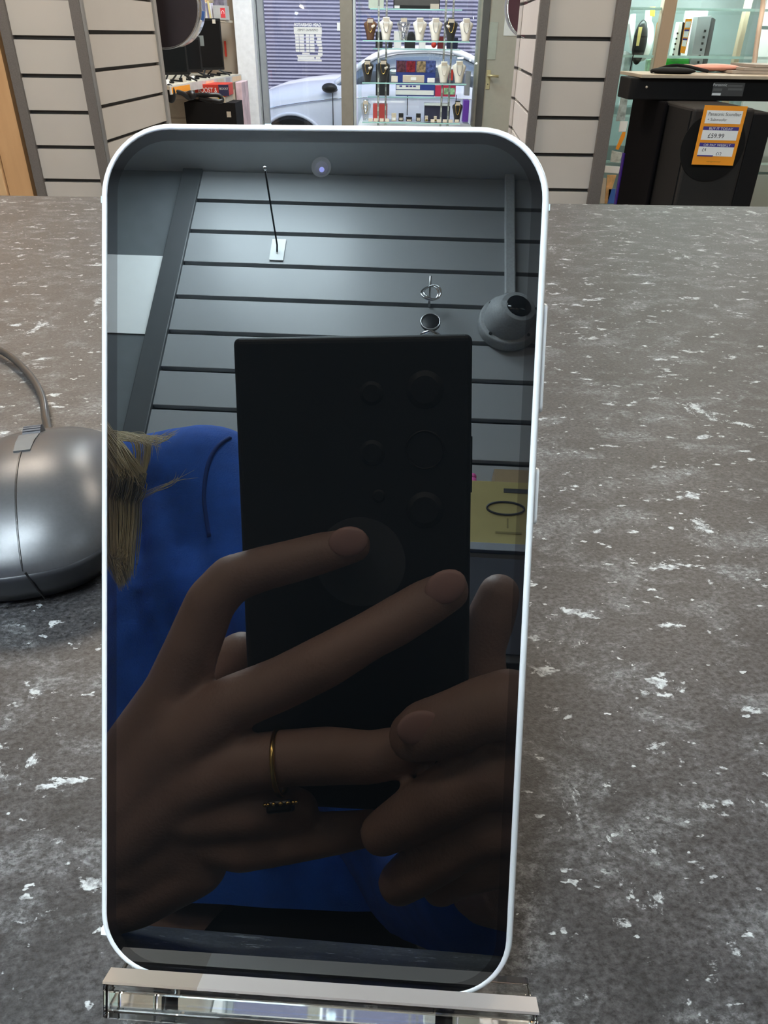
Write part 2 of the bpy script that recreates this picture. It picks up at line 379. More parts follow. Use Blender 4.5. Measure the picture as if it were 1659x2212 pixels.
# ------------------------------------------------------------------ the phone on its stand
pu = ((M @ Vector((25.9 + 44.6, -58.7 + 61.3, 112.4 - 116.1))).normalized()); pu = (pu - NW * (pu @ NW)).normalized()
pv = -(NW.cross(pu)).normalized()
if pv.z < 0: pv = -pv                        # up along the phone
PW, PH = .0706, .142
def F(x, y, d): return PC + pu * x + pv * y + NW * d      # d: depth into the phone
def rrect(w, h, r, d, n=12):
    pts = []
    for cx_, cy_, a0 in ((w / 2 - r, h / 2 - r, 0), (-w / 2 + r, h / 2 - r, 90), (-w / 2 + r, -h / 2 + r, 180), (w / 2 - r, -h / 2 + r, 270)):
        for k in range(n + 1):
            a = R(a0 + 90 * k / n); pts.append((cx_ + r * math.cos(a), cy_ + r * math.sin(a), d))
    return pts
def rr3(inset, d, base_r=.0112): return [F(*p) for p in rrect(PW - 2 * inset, PH - 2 * inset, base_r - inset, d)]
ph = thing('smartphone', 'white framed smartphone with black reflective screen standing on clear stand', 'phone', PC)
prof = [(.00130, .00035), (.00125, -.00005), (.0010, -.0002), (.0005, -.00005), (.00015, .0005), (0, .0014), (0, .0062), (.00015, .0070), (.0005, .0075), (.0012, .0076)]
M_frame = mat('pearl white aluminium', (.84, .86, .89), .30, .15, var=.01, coat=.6)
obj('frame', B().rings([rr3(i, d) for i, d in prof], (False, True)), M_frame, ph, True)
RB, RD = .085, .145
M_bezel = shader_mix('black bezel glass', (.004, .004, .0045), .5, (.95, .97, 1), .0, RB)
M_disp = shader_mix('display glass', (.0025, .003, .0035), .5, (.93, .98, 1.0), .0, RD)
b = B(); o_, i_ = rr3(.00128, .0), rr3(.0029, .0, .0112); vo = [b.bm.verts.new(p) for p in o_]; vi = [b.bm.verts.new(p) for p in i_]
vb = [b.bm.verts.new(p + NW * .0004) for p in o_]
for k in range(len(vo)):
    j = (k + 1) % len(vo); b.bm.faces.new((vo[k], vo[j], vi[j], vi[k])); b.bm.faces.new((vo[k], vb[k], vb[j], vo[j]))
obj('screen_bezel', b, M_bezel, ph)
obj('display', B().rings([rr3(.0029, .0), rr3(.0029, .0004)]), M_disp, ph)
def onphone(px, py):
    v = ray(px, py); q = O0 + v * (((PC - O0) @ NW) / (v @ NW)) - PC; return q @ pu, q @ pv
x, y = onphone(694, 361)
def disc(r, d0, d1, x=x, y=y, n=32): return B().rings([[F(x + r * math.cos(2 * math.pi * k / n), y + r * math.sin(2 * math.pi * k / n), d) for k in range(n)] for d in (d0, d1)])
obj('camera_ring', disc(.00155, -.00003, .0002), mat('grey camera ring', (.022, .023, .026), .5, spec=.2), ph)
obj('front_camera', disc(.00105, -.00006, .0002, x + .0001, y - .00015), mat('dark violet lens', (.006, .004, .016), .15, spec=.3), ph)
obj('lens_glint', disc(.0004, -.00009, .0002, x + .0001, y - .0004), mat('painted violet glint', (.05, .05, .30), .3), ph)  # glint on the front lens, painted as a small violet disc
def button(px, y0, y1, name):
    _, ya = onphone(px, y0); _, yb = onphone(px, y1)
    c = (ya + yb) / 2; hl = abs(ya - yb) / 2
    b = B(); rings = []
    for xx, gsc in ((PW / 2 - .001, 1), (PW / 2 + .0004, 1), (PW / 2 + .00075, .85)):
        ring = []
        for sgn in (1, -1):
            for k in range(9):
                a = R(180 * k / 8) if sgn > 0 else R(180 + 180 * k / 8)
                ring.append(F(xx, c + sgn * (hl - .0011) + .0011 * gsc * math.sin(a), .0036 + .0011 * gsc * math.cos(a)))
        rings.append(ring)
    obj(name, b.rings(rings), M_frame, ph, True)
button(1180, 645, 890, 'volume_button'); button(1160, 1010, 1138, 'power_button')
M_band = mat('antenna band', (.55, .66, .70), .5)
def band(x0, x1, y0, y1): 
    b = B(); b.obox(F(x0, y0, .0006 if abs(x1 - x0) < .002 and True else .0006), pu * (x1 - x0), pv * (y1 - y0), NW * .0064); return b
e = .00004
x, _ = onphone(577, 270); obj('antenna_band', band(x - .0005, x + .0005, PH / 2 - .0011, PH / 2 + e), M_band, ph)
_, y = onphone(1185, 445); obj('antenna_band', band(PW / 2 - .0011, PW / 2 + e, y - .0005, y + .0005), M_band, ph)
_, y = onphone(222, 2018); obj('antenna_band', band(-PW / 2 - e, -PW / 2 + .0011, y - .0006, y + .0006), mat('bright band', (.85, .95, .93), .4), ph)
_, y = onphone(222, 428); obj('antenna_band', band(-PW / 2 - e, -PW / 2 + .0011, y - .0005, y + .0005), M_band, ph)

# clear acrylic stand
M_acr = mat('clear acrylic', (.95, .98, .98), .02, trans=1, ior=1.49, var=.01)
st = thing('phone_stand', 'clear acrylic stand with beige front lip edge holding the phone', 'stand', F(0, -PH / 2 - .006, 0))
GAP, TH = .0009, .0034
xl, xr = -PW / 2 + .0024, PW / 2 + .0040
yb = -PH / 2 - .0008; lt = -PH / 2 + .0018
lean = math.radians(3.5)                      # the stand sits slightly turned to the phone
def FS(x, y, d):
    s, c = math.sin(0), math.cos(0); return F(x, y, d)
def sbox(x0, x1, y0, y1, d0, d1): return B().obox(FS(x0, y0, d0), pu * (x1 - x0), pv * (y1 - y0), NW * (d1 - d0))
obj('lip', sbox(xl, xr, yb - .0036, lt, -GAP - TH, -GAP), M_acr, st, bevel=.0003)
obj('lip_edge', sbox(xl, xl + .016, lt + .00005, lt + .0005, -GAP - TH, -GAP), mat('tan protective edge', (.33, .26, .21), .6), st)
obj('lip_edge', sbox(xl + .016, xr, lt + .00005, lt + .0005, -GAP - TH, -GAP), mat('pale pink edge', (.44, .385, .355), .55), st)
obj('ledge', sbox(xl, xr, yb - .0036, yb - .0001, -GAP + .0001, .0082), M_acr, st, bevel=.0003)
obj('back_rest', sbox(-.027, .027, yb - .0036, yb + .085, .0083, .0114), M_acr, st, bevel=.0003)
# triangular feet down to the counter
top = F(0, yb + .084, .0116); low = F(0, yb - .0036, .0083)
for xx in (-.026, .023):
    a, c = F(xx, yb - .0038, .0), F(xx, yb + .05, .0115)
    q = [F(xx, yb - .0038, -.002), F(xx, yb - .0038, .0114), F(xx, yb + .03, .0116)]
    z0 = CT + .0003
    pts = [q[0], q[1], q[2], Vector((q[2].x, q[2].y + .035, z0)), Vector((q[0].x, q[0].y + .004, z0))]
    obj('foot', B().prism(pts, pu * .003), M_acr, st)

# ------------------------------------------------------------------ computer mouse
mc = Vector((-.1225, .2225, CT)); ang = R(18)
mx, my = Vector((math.cos(ang), math.sin(ang), 0)), Vector((-math.sin(ang), math.cos(ang), 0))
def MP(x, y, z): return mc + mx * x + my * y + Zv * z
ms = thing('computer_mouse', 'dark grey wired computer mouse lying left of the phone', 'mouse', mc)
A_, L_ = .0315, .0510
def foot(th, k=1.0, grow=0):
    c, s = math.cos(th), math.sin(th); e_ = 2 / 2.5
    return ((A_ + grow) * k * math.copysign(abs(c) ** e_, c) * (1 - .07 * math.sin(th)), (L_ + grow) * k * math.copysign(abs(s) ** e_, s))
def mh(x, y):
    hy = .0315 - .010 * ((y + .008) / L_) ** 2 - .004 * (y / L_)
    rr = min(1, math.hypot(x / A_, y / L_)); return hy
N_ = 64
def dome(k):
    return [MP(*foot(2 * math.pi * j / N_, k), .0135 + (mh(*foot(2 * math.pi * j / N_, k)) - .0135) * (1 - k ** 2.6) ** .62) for j in range(N_)]
M_ms = mat('dark satin mouse plastic', (.075, .077, .083), .33, .35, var=.05, scale=900, bump=.05)
obj('top_shell', B().rings([dome(k) for k in (1, .99, .97, .93, .87, .8, .7, .6, .5, .38, .25, .12, .02)], (False, True)), M_ms, ms, True)
obj('base_shell', B().rings([[MP(*foot(2 * math.pi * j / N_, k), z) for j in range(N_)] for k, z in ((.86, .0004), (.93, .002), (.985, .007), (1.003, .0115), (1.0, .0134))]), mat('black mouse base', (.035, .037, .042), .3, .3), ms, True)
def dz(x, y):
    k = 0.0
    for q in [i / 200 for i in range(201)]:
        th = math.atan2(y / L_, x / A_) if (x or y) else 0
        fx, fy = foot(th, q)
        if math.hypot(fx, fy) >= math.hypot(x, y): k = q; break
    else: k = 1
    return .0135 + (mh(x, y) - .0135) * (1 - min(k, .999) ** 2.6) ** .62
obj('seam', B().tube([MP(.0005 * math.sin(y * 60), y, dz(0, y) + .00002) for y in [-.0505 + .0009 * i for i in range(50)]], .0003, 6), M_black, ms)
obj('seam', B().tube([MP(.0005, -.0511, .0145), MP(.002, -.0513, .009), MP(.003, -.0480, .0015)], .0003, 6), M_black, ms)
obj('wheel_strip', B().rings([[MP(x, y, dz(x, y) + dd) for x, y in ((-.0026, -.006), (.0026, -.006), (.0030, .004), (.0034, .014), (-.0034, .014), (-.0030, .004))] for dd in (-.001, .0005)]), mat('mouse strip', (.11, .115, .12), .5), ms)
b = B(); wc = MP(0, .0215, .0182)
for k in range(36):
    a = 2 * math.pi * k / 36
    d_ = my * math.cos(a) + Zv * math.sin(a)
    b.obox(wc + d_ * .0088 - mx * .003 - d_.cross(mx) * .0004, mx * .006, d_.cross(mx) * .001, d_ * .0006)
b.cyl(wc - mx * .003, wc + mx * .003, .0090, None, 32)
obj('scroll_wheel', b, mat('rubber wheel', (.07, .075, .09), .6), ms)
cab = [MP(0, .048, .010), MP(0, .055, .007)] + [Z(x_, y_, CT + .004) for x_, y_ in ((98, 900), (93, 865), (78, 830), (55, 800), (25, 772), (0, 757), (-60, 725), (-180, 690), (-400, 640), (-900, 560))]
def smooth_path(p, n=6):
    out = []; p = [Vector(q) for q in p]
    for i in range(len(p) - 1):
        a, b_, c, d = p[max(i - 1, 0)], p[i], p[i + 1], p[min(i + 2, len(p) - 1)]
        for k in range(n):
            t_ = k / n; out.append(.5 * ((2 * b_) + (c - a) * t_ + (2 * a - 5 * b_ + 4 * c - d) * t_ ** 2 + (3 * b_ - a - 3 * c + d) * t_ ** 3))
    return out + [p[-1]]
obj('cable', B().tube(smooth_path(cab), .0018, 10), mat('glossy black cable', (.03, .028, .027), .28), ms, True)

# ------------------------------------------------------------------ display pillars
def slats(ox, oy, ux, length, z0, z1, first, pitch, nrm):
    """slat boards along ux from (ox,oy), outward normal nrm"""
    b = B(); g_ = []; z = first
    while z > z1: z -= pitch
    while z < z1 + pitch: z += pitch
    edges = []
    while z > z0 - pitch: edges.append(z); z -= pitch
    for t_, l_ in zip(edges, edges[1:]):
        hi, lo = min(z1, t_ - .0055), max(z0, l_ + .0055)
        if hi - lo > .01: b.obox(Vector((ox, oy, lo)), ux * length, nrm * .012, Zv * (hi - lo))
    return b
t = thing('display_pillar', 'grey slatted display pillar left of the phone', 'pillar', (-1.0, 2.8, 0))
fx0, fx1 = -1.158, -.905
obj('core', B().prism([(fx0 + .02, 2.63, .0), (fx1 - .016, 2.63, 0), (-.890, 3.27, 0), (fx0 + .02, 3.27, 0)], (0, 0, CEIL - .001)), M_groove, t)
obj('slat_panel', slats(fx0 + .028, 2.629, X, .208, 0.002, CEIL - .002, H - .022, .0985, -Yv), M_slat, t)
d_ = Vector((.032, .69, 0)); L2 = d_.length; d_.normalize(); nr = Vector((d_.y, -d_.x, 0))
obj('slat_panel', slats(-.905 + d_.x * .016 - nr.x * .014, 2.6 + d_.y * .016 , d_, L2 - .03, 0.002, CEIL - .002, H - .0065, .0985, nr), M_slat, t)
obj('edge_trim', B().box((fx0, 2.606, .001), (fx0 + .030, 2.66, CEIL - .002)), M_trim, t, bevel=.002)
obj('edge_trim', B().box((fx1 - .034, 2.603, .001), (fx1 - .002, 2.6295, CEIL - .002)), M_trim, t, bevel=.002)
obj('corner_bead', B().cyl((fx1, 2.612, .001), (fx1, 2.612, CEIL - .002), .0075, None, 12), M_trimL, t, True)
obj('edge_trim', B().prism([(-.880, 3.27, .001), (-.868, 3.27, .001), (-.866, 3.30, .001), (-.90, 3.30, .001), (-.90, 3.275, .001)], (0, 0, CEIL - .003)), M_trimL, t)
# right pillar
t = thing('display_pillar', 'grey slatted display pillar right of the phone', 'pillar', (.55, 2.8, 0))
fx0, fx1 = .430, .690
obj('core', B().prism([(fx0 + .012, 2.632, 0), (fx1 - .01, 2.632, 0), (fx1 - .01, 3.22, 0), (.488, 3.22, 0)], (0, 0, CEIL - .001)), M_groove, t)
obj('slat_panel', slats(fx0 + .030, 2.631, X, .195, 0.002, CEIL - .002, H - .005, .1045, -Yv), M_slat, t)
d_ = Vector((.046, .64, 0)); L2 = d_.length; d_.normalize(); nr = Vector((-d_.y, d_.x, 0))
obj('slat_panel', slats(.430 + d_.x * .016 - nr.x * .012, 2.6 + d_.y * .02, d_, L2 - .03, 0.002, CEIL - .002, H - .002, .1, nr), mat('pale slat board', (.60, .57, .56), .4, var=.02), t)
obj('edge_trim', B().box((fx0 + .002, 2.604, .001), (fx0 + .029, 2.6315, CEIL - .002)), M_trim, t, bevel=.002)
obj('edge_trim', B().box((fx1 - .036, 2.604, .001), (fx1 + .004, 2.66, CEIL - .002)), M_trim, t, bevel=.002)
obj('metal_strip', B().prism([(.462, 3.235, .001), (.478, 3.235, .001), (.480, 3.26, .001), (.466, 3.26, .001)], (0, 0, CEIL - .003)), M_chrome, t)
# orange wood cabinet at far left
t = thing('wooden_cabinet', 'orange brown wooden cupboard side at the left edge beyond the counter', 'cabinet', (-1.5, 2.7, 0))
obj('side_panel', B().box((-1.25, 2.612, 0), (-1.172, 3.2, CEIL - .35)), M_wood, t)
obj('door', B().box((-1.95, 2.60, .02), (-1.253, 2.63, CEIL - .36)), wood_mat('pale orange wood', (.55, .36, .19), (.68, .46, .26)), t, bevel=.003)

# round drums hanging on the pillars
def drum(label, c, r, depth, mface, mrim):
    t = thing('round_drum', label, 'drum', c)
    c = Vector(c)
    obj('shell', B().cyl(c + Yv * .004, c + Yv * depth, r, r * 1.0, 48), mrim, t, True)
    obj('skin', B().cyl(c - Yv * .002, c + Yv * .0038, r * .995, None, 48), mface, t)
    obj('hoop', B().tube([c + (X * math.cos(a) + Zv * math.sin(a)) * r for a in [2 * math.pi * k / 48 for k in range(49)]], .004, 8, False), M_chrome, t, True)
    return t
M_dk = mat('dark plum face', (.030, .022, .028), .6)
cc = P(346, 8, 3.55)
t = drum('dark round drum with chrome shell hung beyond the left pillar', cc, .150, .14, M_dk, M_chrome)
a = P(425, 55, 3.6)
obj('sticker', B().tube([cc + Yv * .055 + (X * math.cos(q_) + Zv * math.sin(q_)) * .1515 for q_ in [R(-48 + 4 * k) for k in range(8)]], .006, 8), M_paper, t)
obj('sticker', B().tube([cc + Yv * .085 + (X * math.cos(q_) + Zv * math.sin(q_)) * .1512 for q_ in [R(-20 + 4 * k) for k in range(4)]], .006, 8), M_blue, t)
t = drum('maroon round drum edge showing beside the right pillar', P(1160, 12, 3.8), .125, .1, mat('maroon face', (.06, .015, .025), .5), M_steel)

# ------------------------------------------------------------------ left shop wall: shelves, televisions, boxes
def quad(name, pts, y, m, parent=None, th=.01, bevel=0):
    """flat panel at distance y whose outline is read off the photograph, th metres thick"""
    b = B(); b.prism([P(px, py, y) for px, py in pts], Yv * th); return obj(name, b, m, parent, bevel=bevel)
t = thing('wall_shelf', 'beige shelf with ticket strip under the televisions', 'shelf', (-1.15, 5.1, .8))
a, c = P(364, 184, 4.45), P(519, 161, 5.88)
zs_ = (a.z + c.z) / 2
obj('board', B().prism([(a.x, a.y, zs_ - .018), (c.x, c.y, zs_ - .018), (-1.75, c.y, zs_ - .018), (-1.75, a.y, zs_ - .018)], (0, 0, .018)), M_cream, t)
dv = (c - a); dv.z = 0; dl = dv.length; dv.normalize(); nn = Vector((dv.y, -dv.x, 0))
obj('ticket_strip', B().obox(Vector((a.x, a.y, zs_ - .040)) + nn * .001, dv * dl, nn * .006, Zv * .038), mat('ticket strip', (.62, .60, .58), .3, var=.1), t)
for k, (s0, s1, m) in enumerate([(.02, .32, M_orange), (.62, .78, mat('peach ticket', (.9, .62, .40), .5)), (.86, 1.0, M_cream), (1.05, 1.15, mat('lilac ticket', (.5, .46, .52), .5)), (1.2, 1.42, MATS['peach ticket'])]):
    obj('ticket', B().obox(Vector((a.x, a.y, zs_ - .036)) + nn * .0072 + dv * s0, dv * (s1 - s0), nn * .001, Zv * .028), m, t)
def tv(label, px0, px1, pyt, pyb, y, skew, lab=None):
    p0, p1, = P(px0, pyb, y), P(px1, pyb, y + skew); top = P(px1, pyt, y + skew)
    u = p1 - p0; u.z = 0; w = u.length; u.normalize(); n_ = Vector((u.y, -u.x, 0)); h = top.z - p1.z
    o0_ = Vector((p0.x, p0.y, zs_ + .035)); h = top.z - (zs_ + .035)
    t = thing('television', label, 'television', Vector((p0.x, p0.y, zs_)), 'televisions on the left shelf')
    obj('cabinet', B().obox(o0_, u * w, -n_ * .03, Zv * h), M_black, t, bevel=.003)
    obj('screen', B().obox(o0_ + u * .012 + Zv * .016 + n_ * .0005, u * (w - .024), n_ * .0012, Zv * (h - .03)), M_scr, t)
    c_ = o0_ + u * w * .5
    obj('stand_foot', B().tube([c_ - u * .05 + Vector((0, 0, .002)), c_ - Zv * .028 + u * -.09 + n_ * .05], .005, 6).tube([c_ + u * .05, c_ - Zv * .028 + u * .10 + n_ * .05], .005, 6).tube([c_, c_ - Zv * .028 - n_ * .06], .005, 6), M_black, t)
    return t, o0_, u, n_, w, h
tv('black television at the near end of the left shelf', 352, 410, 92, 168, 4.75, .10)
tv('middle black television on the left shelf', 384, 440, 80, 163, 5.1, .10)
t, o_, u, n_, w, h = tv('largest black television at the window end of the left shelf, with a label on it', 430, 486, 40, 155, 5.45, .12)
obj('sticker', B().obox(o_ + u * w * .1 + Zv * h * .47 + n_ * .002, u * .035, n_ * .001, Zv * .055), mat('grey label', (.18, .19, .18), .5), t)
obj('sticker', B().obox(o_ + u * w * .68 + Zv * h * .90 + n_ * .002, u * .022, n_ * .001, Zv * .022), M_cream, t)
b = B(); pth = []
for k in range(9):
    q = Vector((a.x, a.y, zs_)) + dv * (.10 + .15 * k) - nn * .06
    pth += [q + Vector((0, 0, .006)), q + dv * .05 - nn * .03 + Zv * .012, q + dv * .10 + nn * .01 + Zv * .006]
b.tube(smooth_path(pth, 4), .005, 6)
tag(obj('cable_bundle', b, M_blackm, smooth=True), 'black tangled cables lying along the television shelf', 'cables')
for k, (s_, m) in enumerate([(.05, M_paper), (.33, M_cream), (.48, M_paper)]):
    q = Vector((a.x, a.y, zs_ + .0005)) + dv * s_ - nn * .03
    tag(obj('price_card', B().obox(q, dv * .05, -nn * .004, Zv * .025), m), ['white card at the near end of the television shelf', 'cream card in the middle of the television shelf', 'white card beside the largest television\'s cables'][k], 'card', 'cards on the television shelf')
# upper shelf with cases and grey box
z2 = P(465, 43, 5.7).z
t = thing('upper_shelf', 'thin shelf above the largest television carrying slim cases', 'shelf', (-1.3, 5.7, z2))
x0_, x1_ = P(405, 43, 5.7).x, P(488, 43, 5.7).x
obj('board', B().box((x0_ - .2, 5.68, z2 - .012), (x1_, 5.95, z2)), M_cream, t)
cols = [(.85, .83, .88), (.80, .62, .35), (.88, .86, .86), (.72, .70, .80), (.86, .80, .70), (.25, .22, .35), (.85, .70, .35), (.86, .84, .88), (.75, .68, .85)]
xx = P(431, 43, 5.7).x; wd = (P(466, 43, 5.7).x - xx) / 9
for k, c_ in enumerate(cols):
    hh = .092 + .006 * math.sin(k * 2.3)
    o = obj('slim_case', B().obox(Vector((xx + k * wd, 5.69, z2 + .0003)), X * (wd * .88) , Yv * .12, Zv * hh + X * -.008), mat('case %d' % k, c_, .35), bevel=.001)
    tag(o, 'slim media case, number %s from the left on the shelf above the televisions' % ['one', 'two', 'three', 'four', 'five', 'six', 'seven', 'eight', 'nine'][k], 'case', 'slim cases on the upper shelf')
t = thing('grey_box', 'grey box with red label at the end of the upper shelf', 'box', (x1_ - .04, 5.7, z2))
g0, g1 = P(463, 43, 5.69), P(487, 12, 5.69)
obj('carton', B().box((g0.x, 5.675, z2 + .0003), (g1.x, 5.80, g1.z)), mat('grey card', (.50, .49, .48), .5), t, bevel=.001)
r0 = P(477, 38, 5.67)
obj('red_label', B().box((r0.x, 5.6735, z2 + .012), (g1.x - .003, 5.6748, g1.z - .012)), mat('red label', (.75, .06, .07), .5), t)
obj('label_mark', B().tube([Vector(((r0.x + g1.x - .003) / 2, 5.6732, (z2 + g1.z) / 2)) + X * .008 * math.cos(q_) + Zv * .011 * math.sin(q_) for q_ in [R(-30 + 24 * k) for k in range(11)]], .0016, 5), M_paper, t)
o = obj('game_box', B().box((P(462, 12, 5.70).x, 5.70, g1.z + .0005), (P(484, 12, 5.70).x, 5.82, P(470, -30, 5.7).z)), mat('slate game cover', (.17, .15, .19), .3, var=.5, scale=40)); tag(o, 'dark slate box standing on the grey box with red label', 'box')
o = obj('yellow_box', B().box((P(432, 10, 5.72).x, 5.72, P(432, 9, 5.72).z), (P(445, 10, 5.72).x, 5.85, P(432, -40, 5.72).z)), mat('pale orange box', (.85, .55, .30), .5)); tag(o, 'pale orange box above the slim cases', 'box')
p_ = P(484, 100, 6.0); 
tag(obj('red_tag', B().box((p_.x, 6.008, p_.z - .06), (p_.x + .012, 6.0195, p_.z + .03)), M_red), 'small red tag hanging at the right of the largest television', 'tag')
# lower goods below the shelf
def carton(name, label, pts, y, m, cat='box', th=.25, grp=None):
    """box whose front is an upright rectangle at y"""
    (x0, y0), (x1, y1) = pts; c0, c1 = P(x0, y1, y), P(x1, y0, y); xm = sorted((P(x0, (y0 + y1) / 2, y).x, P(x1, (y0 + y1) / 2, y).x))
    t = thing(name, label, cat, Vector((xm[0], y, c0.z)), grp)
    o = obj('carton', B().box((xm[0], y, c0.z), (xm[1], y + th, c1.z)), m, t, bevel=.002)
    return t, xm[0], xm[1], c0.z, c1.z
t, xa, xb, za, zb = carton('red_box', 'red cardboard box lettered BOOST under the television shelf', ((421, 183), (487, 208)), 5.0, M_red)
obj('navy_panel', B().box((xa + (xb - xa) * .78, 4.9985, za + .004), (xb + .02, 4.9998, zb)), mat('navy card', (.04, .04, .10), .5), t)
text('lettering', 'BOOST &', M_paper, (xa + .02, 4.998, zb - .042), X, Zv, .026, t, width=(xb - xa) * .62)
text('lettering', 'BOOST', M_paper, (xa + (xb - xa) * .82, 4.997, zb - .026), X, Zv, .011, t)
obj('orange_band', B().box((xa + .01, 4.9984, za + .004), (xb * .3 + xa * .7, 4.9997, za + .02)), M_orange, t)
obj('yellow_flash', B().box((xa + (xb - xa) * .74, 4.9975, za - .028), (xa + (xb - xa) * .92, 4.999, za + .004)), M_yellow, t)
text('flash_lettering', 'AVANTI', M_ink, (xa + (xb - xa) * .765, 4.997, za - .016), X, Zv, .009, t) if False else None
t, xa, xb, za, zb = carton('beige_box', 'narrow beige box between the red box and the black case', ((452, 209.6), (487, 222)), 5.0, M_cream)
t, xa, xb, za, zb = carton('black_case', 'large black case with small label at the bottom of the left shelves', ((402, 222.6), (511, 300)), 5.0, M_blackm)
obj('label', B().box((xb - .055, 4.9985, zb - .075), (xb - .03, 4.9998, zb - .045)), M_cream, t)
t, xa, xb, za, zb = carton('pink_white_box', 'pale pink and white box standing next to the window pillar', ((513, 178), (526, 300)), 5.35, mat('pink white card', (.78, .55, .60), .5, var=.35, scale=10))
b = B(); q0 = P(410, 205, 4.7)
b.tube(smooth_path([P(366, 195, 4.5), P(395, 202, 4.6), P(408, 212, 4.65), P(420, 206, 4.7), P(450, 205, 4.7), P(472, 206, 4.72), P(480, 216, 4.72), P(470, 219, 4.7), P(430, 213, 4.7)], 5), .012, 8)
b.sph(P(412, 206, 4.66), .03, (1, .7, .8)).sph(P(368, 202, 4.5), .035, (.8, .7, 1.3))
tag(obj('hair_clipper', b, M_black, smooth=True), 'black handled appliance with cord hanging below the television shelf', 'appliance')
tag(obj('slat_wall', slats(-1.72, 5.3, Vector((1, 0, 0)), .75, .3, zs_ - .06, zs_ - .12, .1, -Yv), M_cream), 'beige slatted boards behind the goods under the television shelf', 'wall')

# ------------------------------------------------------------------ shop window
YW = 6.0
def vbar(name, px0, px1, m, y0=YW, d=.06, z0=0, z1=None, py=130, parent=None, kind=True, bevel=.003):
    x0, x1 = P(px0, py, y0).x, P(px1, py, y0).x
    o = obj(name, B().box((x0, y0, z0), (x1, y0 + d, z1 or CEIL)), m, parent, bevel=bevel)
    if kind and not parent: o['kind'] = 'structure'
    return o
vbar('wall_front', 512, 552, M_white, 5.9, .16)
b = B(); b.box((XL, YW + .02, 0), (P(512, 130, 5.9).x, YW + .10, CEIL)); struct('wall_front_left', b, MATS['beige wall paint'])
b = B(); b.box((P(1112, 130, YW).x, YW + .02, 0), (XR, YW + .10, CEIL)); struct('wall_front_right', b, MATS['beige wall paint'])
M_fr = mat('grey window frame', (.30, .31, .32), .4)
M_post = mat('taupe window post', (.26, .225, .18), .45)
vbar('window_1', 553, 560, M_fr, YW, .05); vbar('window_2', 562, 575, M_fr, YW + .01, .05)
vbar('trim_1', 736, 762, M_post, YW - .02, .08); vbar('trim_2', 763, 769, mat('bright aluminium', (.72, .76, .76), .3, .6), YW - .02, .06)
x0, x1 = P(575, 130, YW).x, P(736, 130, YW).x
struct('window_3', B().box((x0, YW + .02, 0), (x1, YW + .026, CEIL)), M_glass)
x2, x3 = P(769, 130, YW).x, P(1026, 130, YW).x
struct('window_4', B().box((x2, YW + .42, 0), (x3, YW + .426, CEIL)), M_glass)
# opening times lettered on the window, read from inside, so mirrored
t = thing('window_lettering', 'white mirrored lettering of shop name and opening times on the window glass', 'sign', P(668, 90, YW))
yl = YW + .019
def wx(px): return P(px, 92, yl).x
def wz(py): return P(667, py, yl).z
M_vin = shader_mix('white vinyl lettering', (.88, .87, .85), .5, (1, 1, 1), .5, .02)
_nt = M_vin.node_tree; _tr = _nt.nodes.new('ShaderNodeBsdfTranslucent'); _tr.inputs[0].default_value = (.95, .94, .92, 1)
_mx = [n for n in _nt.nodes if n.type == 'MIX_SHADER'][0]; _nt.links.new(_tr.outputs[0], _mx.inputs[2]); _mx.inputs[0].default_value = .25
text('shop_name', 'CASH GENERATOR', M_vin, (wx(636), yl, wz(57)), X, Zv, wz(50) - wz(57), t, True, wx(694) - wx(636), bold=.035)
b = B(); b.box((wx(636), yl, wz(73.5)), (wx(696), yl + .0004, wz(58.5))); obj('heading_panel', b, M_vin, t)
text('heading', 'OPENING TIMES', M_ink, (wx(644), yl - .0004, wz(67.5)), X, Zv, wz(62.5) - wz(67.5), t, True, wx(688) - wx(644))
for r_ in range(6):
    zt, zb_ = wz(74.5 + r_ * 6.6), wz(79.6 + r_ * 6.6)
    b = B()
    for xa, xb in ((638, 646), (647, 657), (661, 668), (669.5, 679)): b.box((wx(xa), yl, zb_), (wx(xb), yl + .0004, zt))
    obj('hours_row', b, M_vin, t)
for r_, (d0, d1) in enumerate([(683, 695), (685, 694), (683, 695), (685, 695), (688, 696), (687, 696), (686, 696)]):
    obj('day_row', B().box((wx(d0), yl, wz(79.6 + r_ * 6.6)), (wx(d1), yl + .0004, wz(74.5 + r_ * 6.6))), M_vin, t)
obj('closed_row', B().box((wx(652), yl, wz(118)), (wx(668), yl + .0004, wz(114))), M_vin, t)
b = B()
for ya, yb_, xa, xb in ((119, 122, 640, 694), (122.5, 127.5, 642, 678), (122.5, 127.5, 681, 691), (128.5, 132.5, 641, 694)): b.box((wx(xa), yl, wz(yb_)), (wx(xb), yl + .0004, wz(ya)))
obj('footer_panel', b, M_vin, t)
tag(obj('window_sticker', B().box((P(728, 57, yl).x, yl, P(728, 66, yl).z), (P(736, 57, yl).x, yl + .0005, P(736, 49, yl).z)), M_paper), 'small white sticker on the glass beside the taupe window post', 'sticker')

